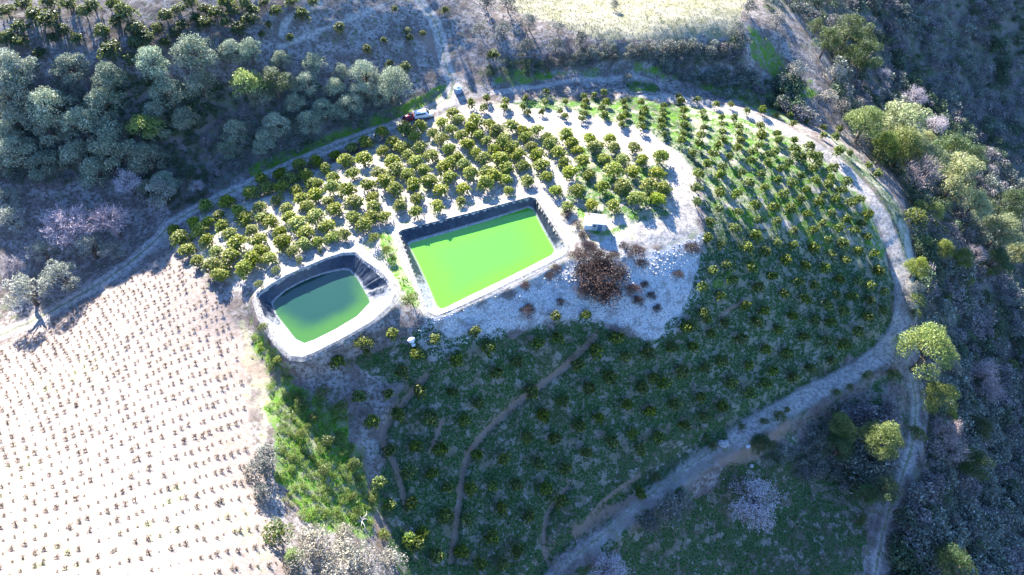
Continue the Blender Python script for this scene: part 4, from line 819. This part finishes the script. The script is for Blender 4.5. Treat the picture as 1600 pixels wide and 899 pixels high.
P, r = scatter(9000, 'rubble', .35, None, (650, 350, 1120, 550), seed=31)
stones('rubble', P, r, .05, .24, 'pale broken stones strewn over the bank')
P, r = scatter(2600, 'grass', .3, None, seed=33); stones('stones', P[fbm(P[:, 0]/9, P[:, 1]/9, 77, 2) > .0], r, .04, .2, 'loose pale stones on the grassy slopes')

# ------------------------------------------------------------------ buildings, vehicles, small things
def bm_obj(name, fn, m, parent=None, loc=None, smooth=False):
    bm = bmesh.new(); fn(bm); me = bpy.data.meshes.new(name); bm.to_mesh(me); bm.free(); me.materials.append(m)
    for p in me.polygons: p.use_smooth = smooth
    return link(name, me, parent, loc)
def box(bm, c, s, bev=0.0, rz=0):
    r_ = bmesh.ops.create_cube(bm, size=1, matrix=Matrix.Translation(c) @ Matrix.Rotation(rz, 4, 'Z') @ Matrix.Diagonal((*s, 1)))
    if bev:
        es = list({e for v in r_['verts'] for e in v.link_edges}); bmesh.ops.bevel(bm, geom=es, offset=bev, segments=2, affect='EDGES', profile=.6)
def cyl(bm, c, r1, r2, h, axis='Z', seg=20):
    R_ = Matrix.Identity(4) if axis == 'Z' else Matrix.Rotation(math.pi/2, 4, 'X')
    bmesh.ops.create_cone(bm, cap_ends=True, segments=seg, radius1=r1, radius2=r2, depth=h, matrix=Matrix.Translation(c) @ R_)
def foot(px, py):
    p = trace([(px, py)])[0]; p[2] = ground([p[0]], [p[1]])[0]; return p
M['lime'] = plain('limewash', (.66, .65, .63), .9, .2, .18, 1.5); M['grey_wall'] = plain('cement_render', (.40, .41, .42), .9, .2, .25, 2); M['dark'] = plain('dark_opening', (.03, .03, .035), .7, .2)
h = foot(932, 354); root = thing('concrete_hut', 'small flat-roofed white concrete hut beside the green pond', 'hut', h, math.radians(-4))
bm_obj('wall', lambda b: box(b, (.35, 0, 1.0), (3.0, 2.6, 2.4)), M['grey_wall'], root)
bm_obj('roof', lambda b: box(b, (.35, 0, 2.28), (3.4, 3.0, .16), .03), M['lime'], root)
bm_obj('annex', lambda b: (box(b, (-1.95, -.15, .75), (1.6, 2.3, 1.7)), box(b, (-1.95, -.15, 1.66), (1.78, 2.5, .12), .02)), M['lime'], root)
d_ = bm_obj('door', lambda b: box(b, (.6, -1.325, .95), (.9, .05, 1.85)), plain('blue_door', (.10, .16, .24), .5, .4), root)
bm_obj('handle', lambda b: box(b, (.93, -1.37, .95), (.05, .05, .16)), M['dark'], d_)
bm_obj('window', lambda b: box(b, (-.55, -1.32, 1.45), (.6, .04, .5)), M['dark'], root)

def car_paint(n, c): return plain(n, c, .25, .6, .05, 2)
M['glass'] = plain('car_glass', (.03, .05, .07), .06, .8, .1); M['tyre'] = plain('tyre_rubber', (.02, .02, .02), .8, .3); M['rim'] = plain('alloy', (.45, .45, .47), .35, .5); M['lamp'] = plain('lamp_lens', (.7, .7, .68), .15, .6)
def loft_box(bm, secs):
    """secs: (x, half width, z low, z high) along the length, corners rounded."""
    rings = []
    for x, w, z0, z1 in secs:
        r_ = min(.12, .3*w, .3*(z1-z0)); pts = [(-w, z0+r_), (-w, z1-r_), (-w+r_, z1), (w-r_, z1), (w, z1-r_), (w, z0+r_), (w-r_, z0), (-w+r_, z0)]; rings.append([bm.verts.new((x, y, z)) for y, z in pts])
    for a_, b_ in zip(rings, rings[1:]):
        for j in range(8): bm.faces.new((a_[j], a_[(j+1) % 8], b_[(j+1) % 8], b_[j]))
    bm.faces.new(rings[0]); bm.faces.new(rings[-1][::-1]); bmesh.ops.recalc_face_normals(bm, faces=bm.faces)
def vehicle(name, label, cat, loc, rz, paint, L, Wd, secs, cab, glass_m):
    root = thing(name, label, cat, loc, rz); bm_obj('body', lambda b: loft_box(b, secs), paint, root, smooth=True); bm_obj('cabin', lambda b: loft_box(b, cab), paint, root, smooth=True)
    xs = [c_[0] for c_ in cab]; zt = max(c_[3] for c_ in cab); zb = cab[0][2]; w = max(c_[1] for c_ in cab)
    def pane(pts):
        def f(bm): bm.faces.new([bm.verts.new(p) for p in pts]); g_ = bmesh.ops.solidify(bm, geom=bm.faces[:], thickness=.02)
        return f
    x0, x1 = cab[-2][0], cab[-1][0]; z0, z1 = cab[-1][3]+.02, cab[-2][3]; bm_obj('windscreen', pane([(x1+.03, -w*.82, z0), (x1+.03, w*.82, z0), (x0+.03, w*.76, z1-.02), (x0+.03, -w*.76, z1-.02)]), glass_m, root)
    x0, x1 = cab[1][0], cab[0][0]; z0, z1 = cab[0][3]+.02, cab[1][3]; bm_obj('rear_window', pane([(x1-.03, -w*.8, z0), (x1-.03, w*.8, z0), (x0-.03, w*.74, z1-.02), (x0-.03, -w*.74, z1-.02)]), glass_m, root)
    for s in (-1, 1):
        bm_obj('side_window', lambda b, s=s: box(b, ((cab[1][0]+cab[-2][0])/2, s*(w+.006), zb+(zt-zb)*.58), ((cab[-2][0]-cab[1][0])*.86, .03, (zt-zb)*.5)), glass_m, root)
        bm_obj('headlight', lambda b, s=s: box(b, (L/2-.03, s*Wd*.36, .68), (.12, .34, .16), .03), M['lamp'], root)
        bm_obj('mirror', lambda b, s=s: box(b, (cab[-1][0]-.15, s*(w+.12), zb+.15), (.12, .2, .14), .03), paint, root)
        for x in (-L*.31, L*.31):
            wh = bpy.data.objects.new('wheel', None); C.objects.link(wh); wh.parent = root; wh.location = (x, s*(Wd/2-.10), .32)
            bm_obj('tyre', lambda b: cyl(b, (0, 0, 0), .32, .32, .21, 'Y', 20), M['tyre'], wh); bm_obj('rim', lambda b, s=s: cyl(b, (0, s*.09, 0), .2, .2, .06, 'Y', 14), M['rim'], wh)
def lie(px, py):
    p = foot(px, py); return p
lane_dir = trace([(640, 188)])[0]-trace([(600, 201)])[0]; lr = math.atan2(lane_dir[1], lane_dir[0])
vehicle('red_car', 'small dark red car parked on the lane above the orchard', 'car', lie(641, 187), lr+.25, car_paint('red_paint', (.30, .015, .03)), 3.9, 1.66,
        [(-1.95, .72, .35, .80), (-1.7, .81, .28, .92), (-.6, .83, .25, .95), (.8, .83, .25, .94), (1.65, .78, .28, .80), (1.95, .68, .36, .66)], [(-1.75, .66, .9, .96), (-1.35, .66, .9, 1.42), (.05, .66, .9, 1.45), (.85, .68, .9, .95)], M['glass'])
vehicle('white_van', 'white van with a bluish windscreen parked by the road junction', 'van', lie(662, 183), lr-.15, car_paint('white_paint', (.78, .79, .80)), 4.7, 1.85,
        [(-2.35, .86, .38, 1.0), (-2.2, .91, .3, 1.1), (-.6, .92, .28, 1.1), (1.2, .92, .28, 1.08), (2.1, .86, .3, .95), (2.35, .76, .38, .8)], [(-2.3, .84, 1.05, 1.12), (-2.18, .82, 1.05, 1.95), (.75, .82, 1.05, 1.96), (1.55, .80, 1.05, 1.12)], M['glass'])
t = foot(716, 143); root = thing('water_tank', 'pale blue round tank on the green bank beside the junction', 'water tank', t)
M['tank'] = plain('tank_plastic', (.20, .30, .44), .5, .4, .12, 2)
bm_obj('tank_body', lambda b: cyl(b, (0, 0, .55), 1.15, 1.1, 1.5), M['tank'], root, smooth=False); bm_obj('lid', lambda b: (cyl(b, (0, 0, 1.4), 1.08, .45, .25), cyl(b, (0, 0, 1.57), .3, .28, .12)), M['tank'], root)
# vegetable plot
A_ = [(976, 134), (984, 146), (1005, 145), (1025, 148), (1033, 142), (1022, 130), (1000, 127), (984, 128)]
w = trace(A_); w = np.vstack([w, w[:1]]); wl = smooth_line(w, 5); ctr = wl.mean(0)
def low_wall(bm):
    prev = None
    for i, p in enumerate(wl):
        t_ = wl[min(i+1, len(wl)-1)]-wl[max(i-1, 0)]; nrm = np.array([-t_[1], t_[0]]); nrm /= np.linalg.norm(nrm)+1e-9; z = ground([p[0]], [p[1]])[0]; hh = .28+.08*math.sin(i*1.7)
        ring = [bm.verts.new((p[0]+nrm[0]*d-ctr[0], p[1]+nrm[1]*d-ctr[1], z+dz-ctr[2])) for d, dz in ((-.2, -.2), (-.18, hh), (.18, hh+.03), (.2, -.2))]
        if prev:
            for j in range(4): bm.faces.new((prev[j], prev[(j+1) % 4], ring[(j+1) % 4], ring[j]))
        prev = ring
    bmesh.ops.recalc_face_normals(bm, faces=bm.faces)
o = bm_obj('garden_wall', low_wall, plain('plot_wall', (.26, .24, .21), .95, .1), loc=tuple(ctr)); tag(o, 'low pale wall round the small vegetable plot above the track', 'wall')
r = np.random.default_rng(91); P = []
mn, mx = wl.min(0), wl.max(0)
q = np.stack([r.uniform(mn[0], mx[0], 230), r.uniform(mn[1], mx[1], 230)], 1); q = q[sdist(wl, q[:, 0], q[:, 1]) > .45]; P = np.c_[q, ground(q[:, 0], q[:, 1])]
mass('vegetables', [(UG[4+k % 4][0], UG[4+k % 4][1], UG[4+k % 4][2]*[1.8, 3.0, 1.2], P[k]+[0, 0, .15], r.uniform(.25, .45), r.random()*6.28) for k in range(len(P))], 'leaf', 'leafy green vegetables in the walled plot')
# odds and ends
def lump(seed, r_, sq):
    def f(bm):
        bmesh.ops.create_icosphere(bm, subdivisions=2, radius=1)
        co = np.array([v.co[:] for v in bm.verts]); n_ = 1+.35*vnoise(co[:, 0]*1.6+seed, co[:, 1]*1.6+co[:, 2]*1.3, seed)+.25*vnoise(co[:, 0]*4+seed, co[:, 2]*4-co[:, 1]*3, seed+1)
        for v, k in zip(bm.verts, n_): v.co = Vector((v.co.x*r_, v.co.y*r_, v.co.z*r_*sq))*float(k)
    return f
M['sack'] = plain('white_plastic', (.72, .73, .76), .5, .4, .15, 6)
p = foot(643, 532); o = bm_obj('plastic_sheet', lump(3, .75, .5), M['sack'], loc=(p[0], p[1], p[2]+.2), smooth=True); tag(o, 'larger crumpled white plastic heap on the slope below the ponds', 'plastic sheet')
p = foot(646, 540); o = bm_obj('white_sack', lump(8, .45, .6), M['sack'], loc=(p[0], p[1], p[2]+.2), smooth=True); tag(o, 'smaller white sack lying against the plastic heap', 'sack')
p = foot(1131, 694); root = thing('stone_heap', 'heap of pale stones dumped beside the outer track', 'stone heap', p)
for k in range(26):
    a_ = r.random()*6.28; d_ = 1.15*math.sqrt(r.random()); bm_obj('stone', lump(30+k, r.uniform(.2, .42), .75), M['stone'], root, (math.cos(a_)*d_, math.sin(a_)*d_*.7, .12+.35*(1-d_/1.2)))
p = foot(1169, 698); o = bm_obj('white_slab', lambda b: box(b, (0, 0, .12), (.95, .7, .22), .03, .5), M['sack'], loc=tuple(p)); tag(o, 'white rectangular slab between the stone heap and the dark round bush', 'slab')
p = foot(1174, 728); o = bm_obj('pale_boulder', lump(61, .5, .7), M['stone'], loc=(p[0], p[1], p[2]+.1), smooth=True); tag(o, 'single pale boulder below the dark round bush', 'boulder')
# fallen bare branches by the weedy hollow
p = foot(566, 815); root = thing('dead_branches', 'bleached bare branches lying beside the weedy green hollow', 'dead branch', p)
M['bleached'] = plain('bleached_wood', (.40, .38, .36), .9, .2, .25, 6)
for k in range(9):
    a_ = r.random()*6.28; L_ = r.uniform(1.2, 2.8); pts = [np.array([0, 0, .2])+np.array([math.cos(a_+.25*math.sin(s*3+k))*L_*s, math.sin(a_+.25*math.sin(s*3+k))*L_*s, .25+.35*math.sin(s*2.5)]) for s in np.linspace(0, 1, 6)]
    v_, f_ = tube(pts, np.linspace(.09, .025, 6), 6); link('branch', mesh_np('branch', v_, f_, smooth=True, mats=(M['bleached'],)), root)
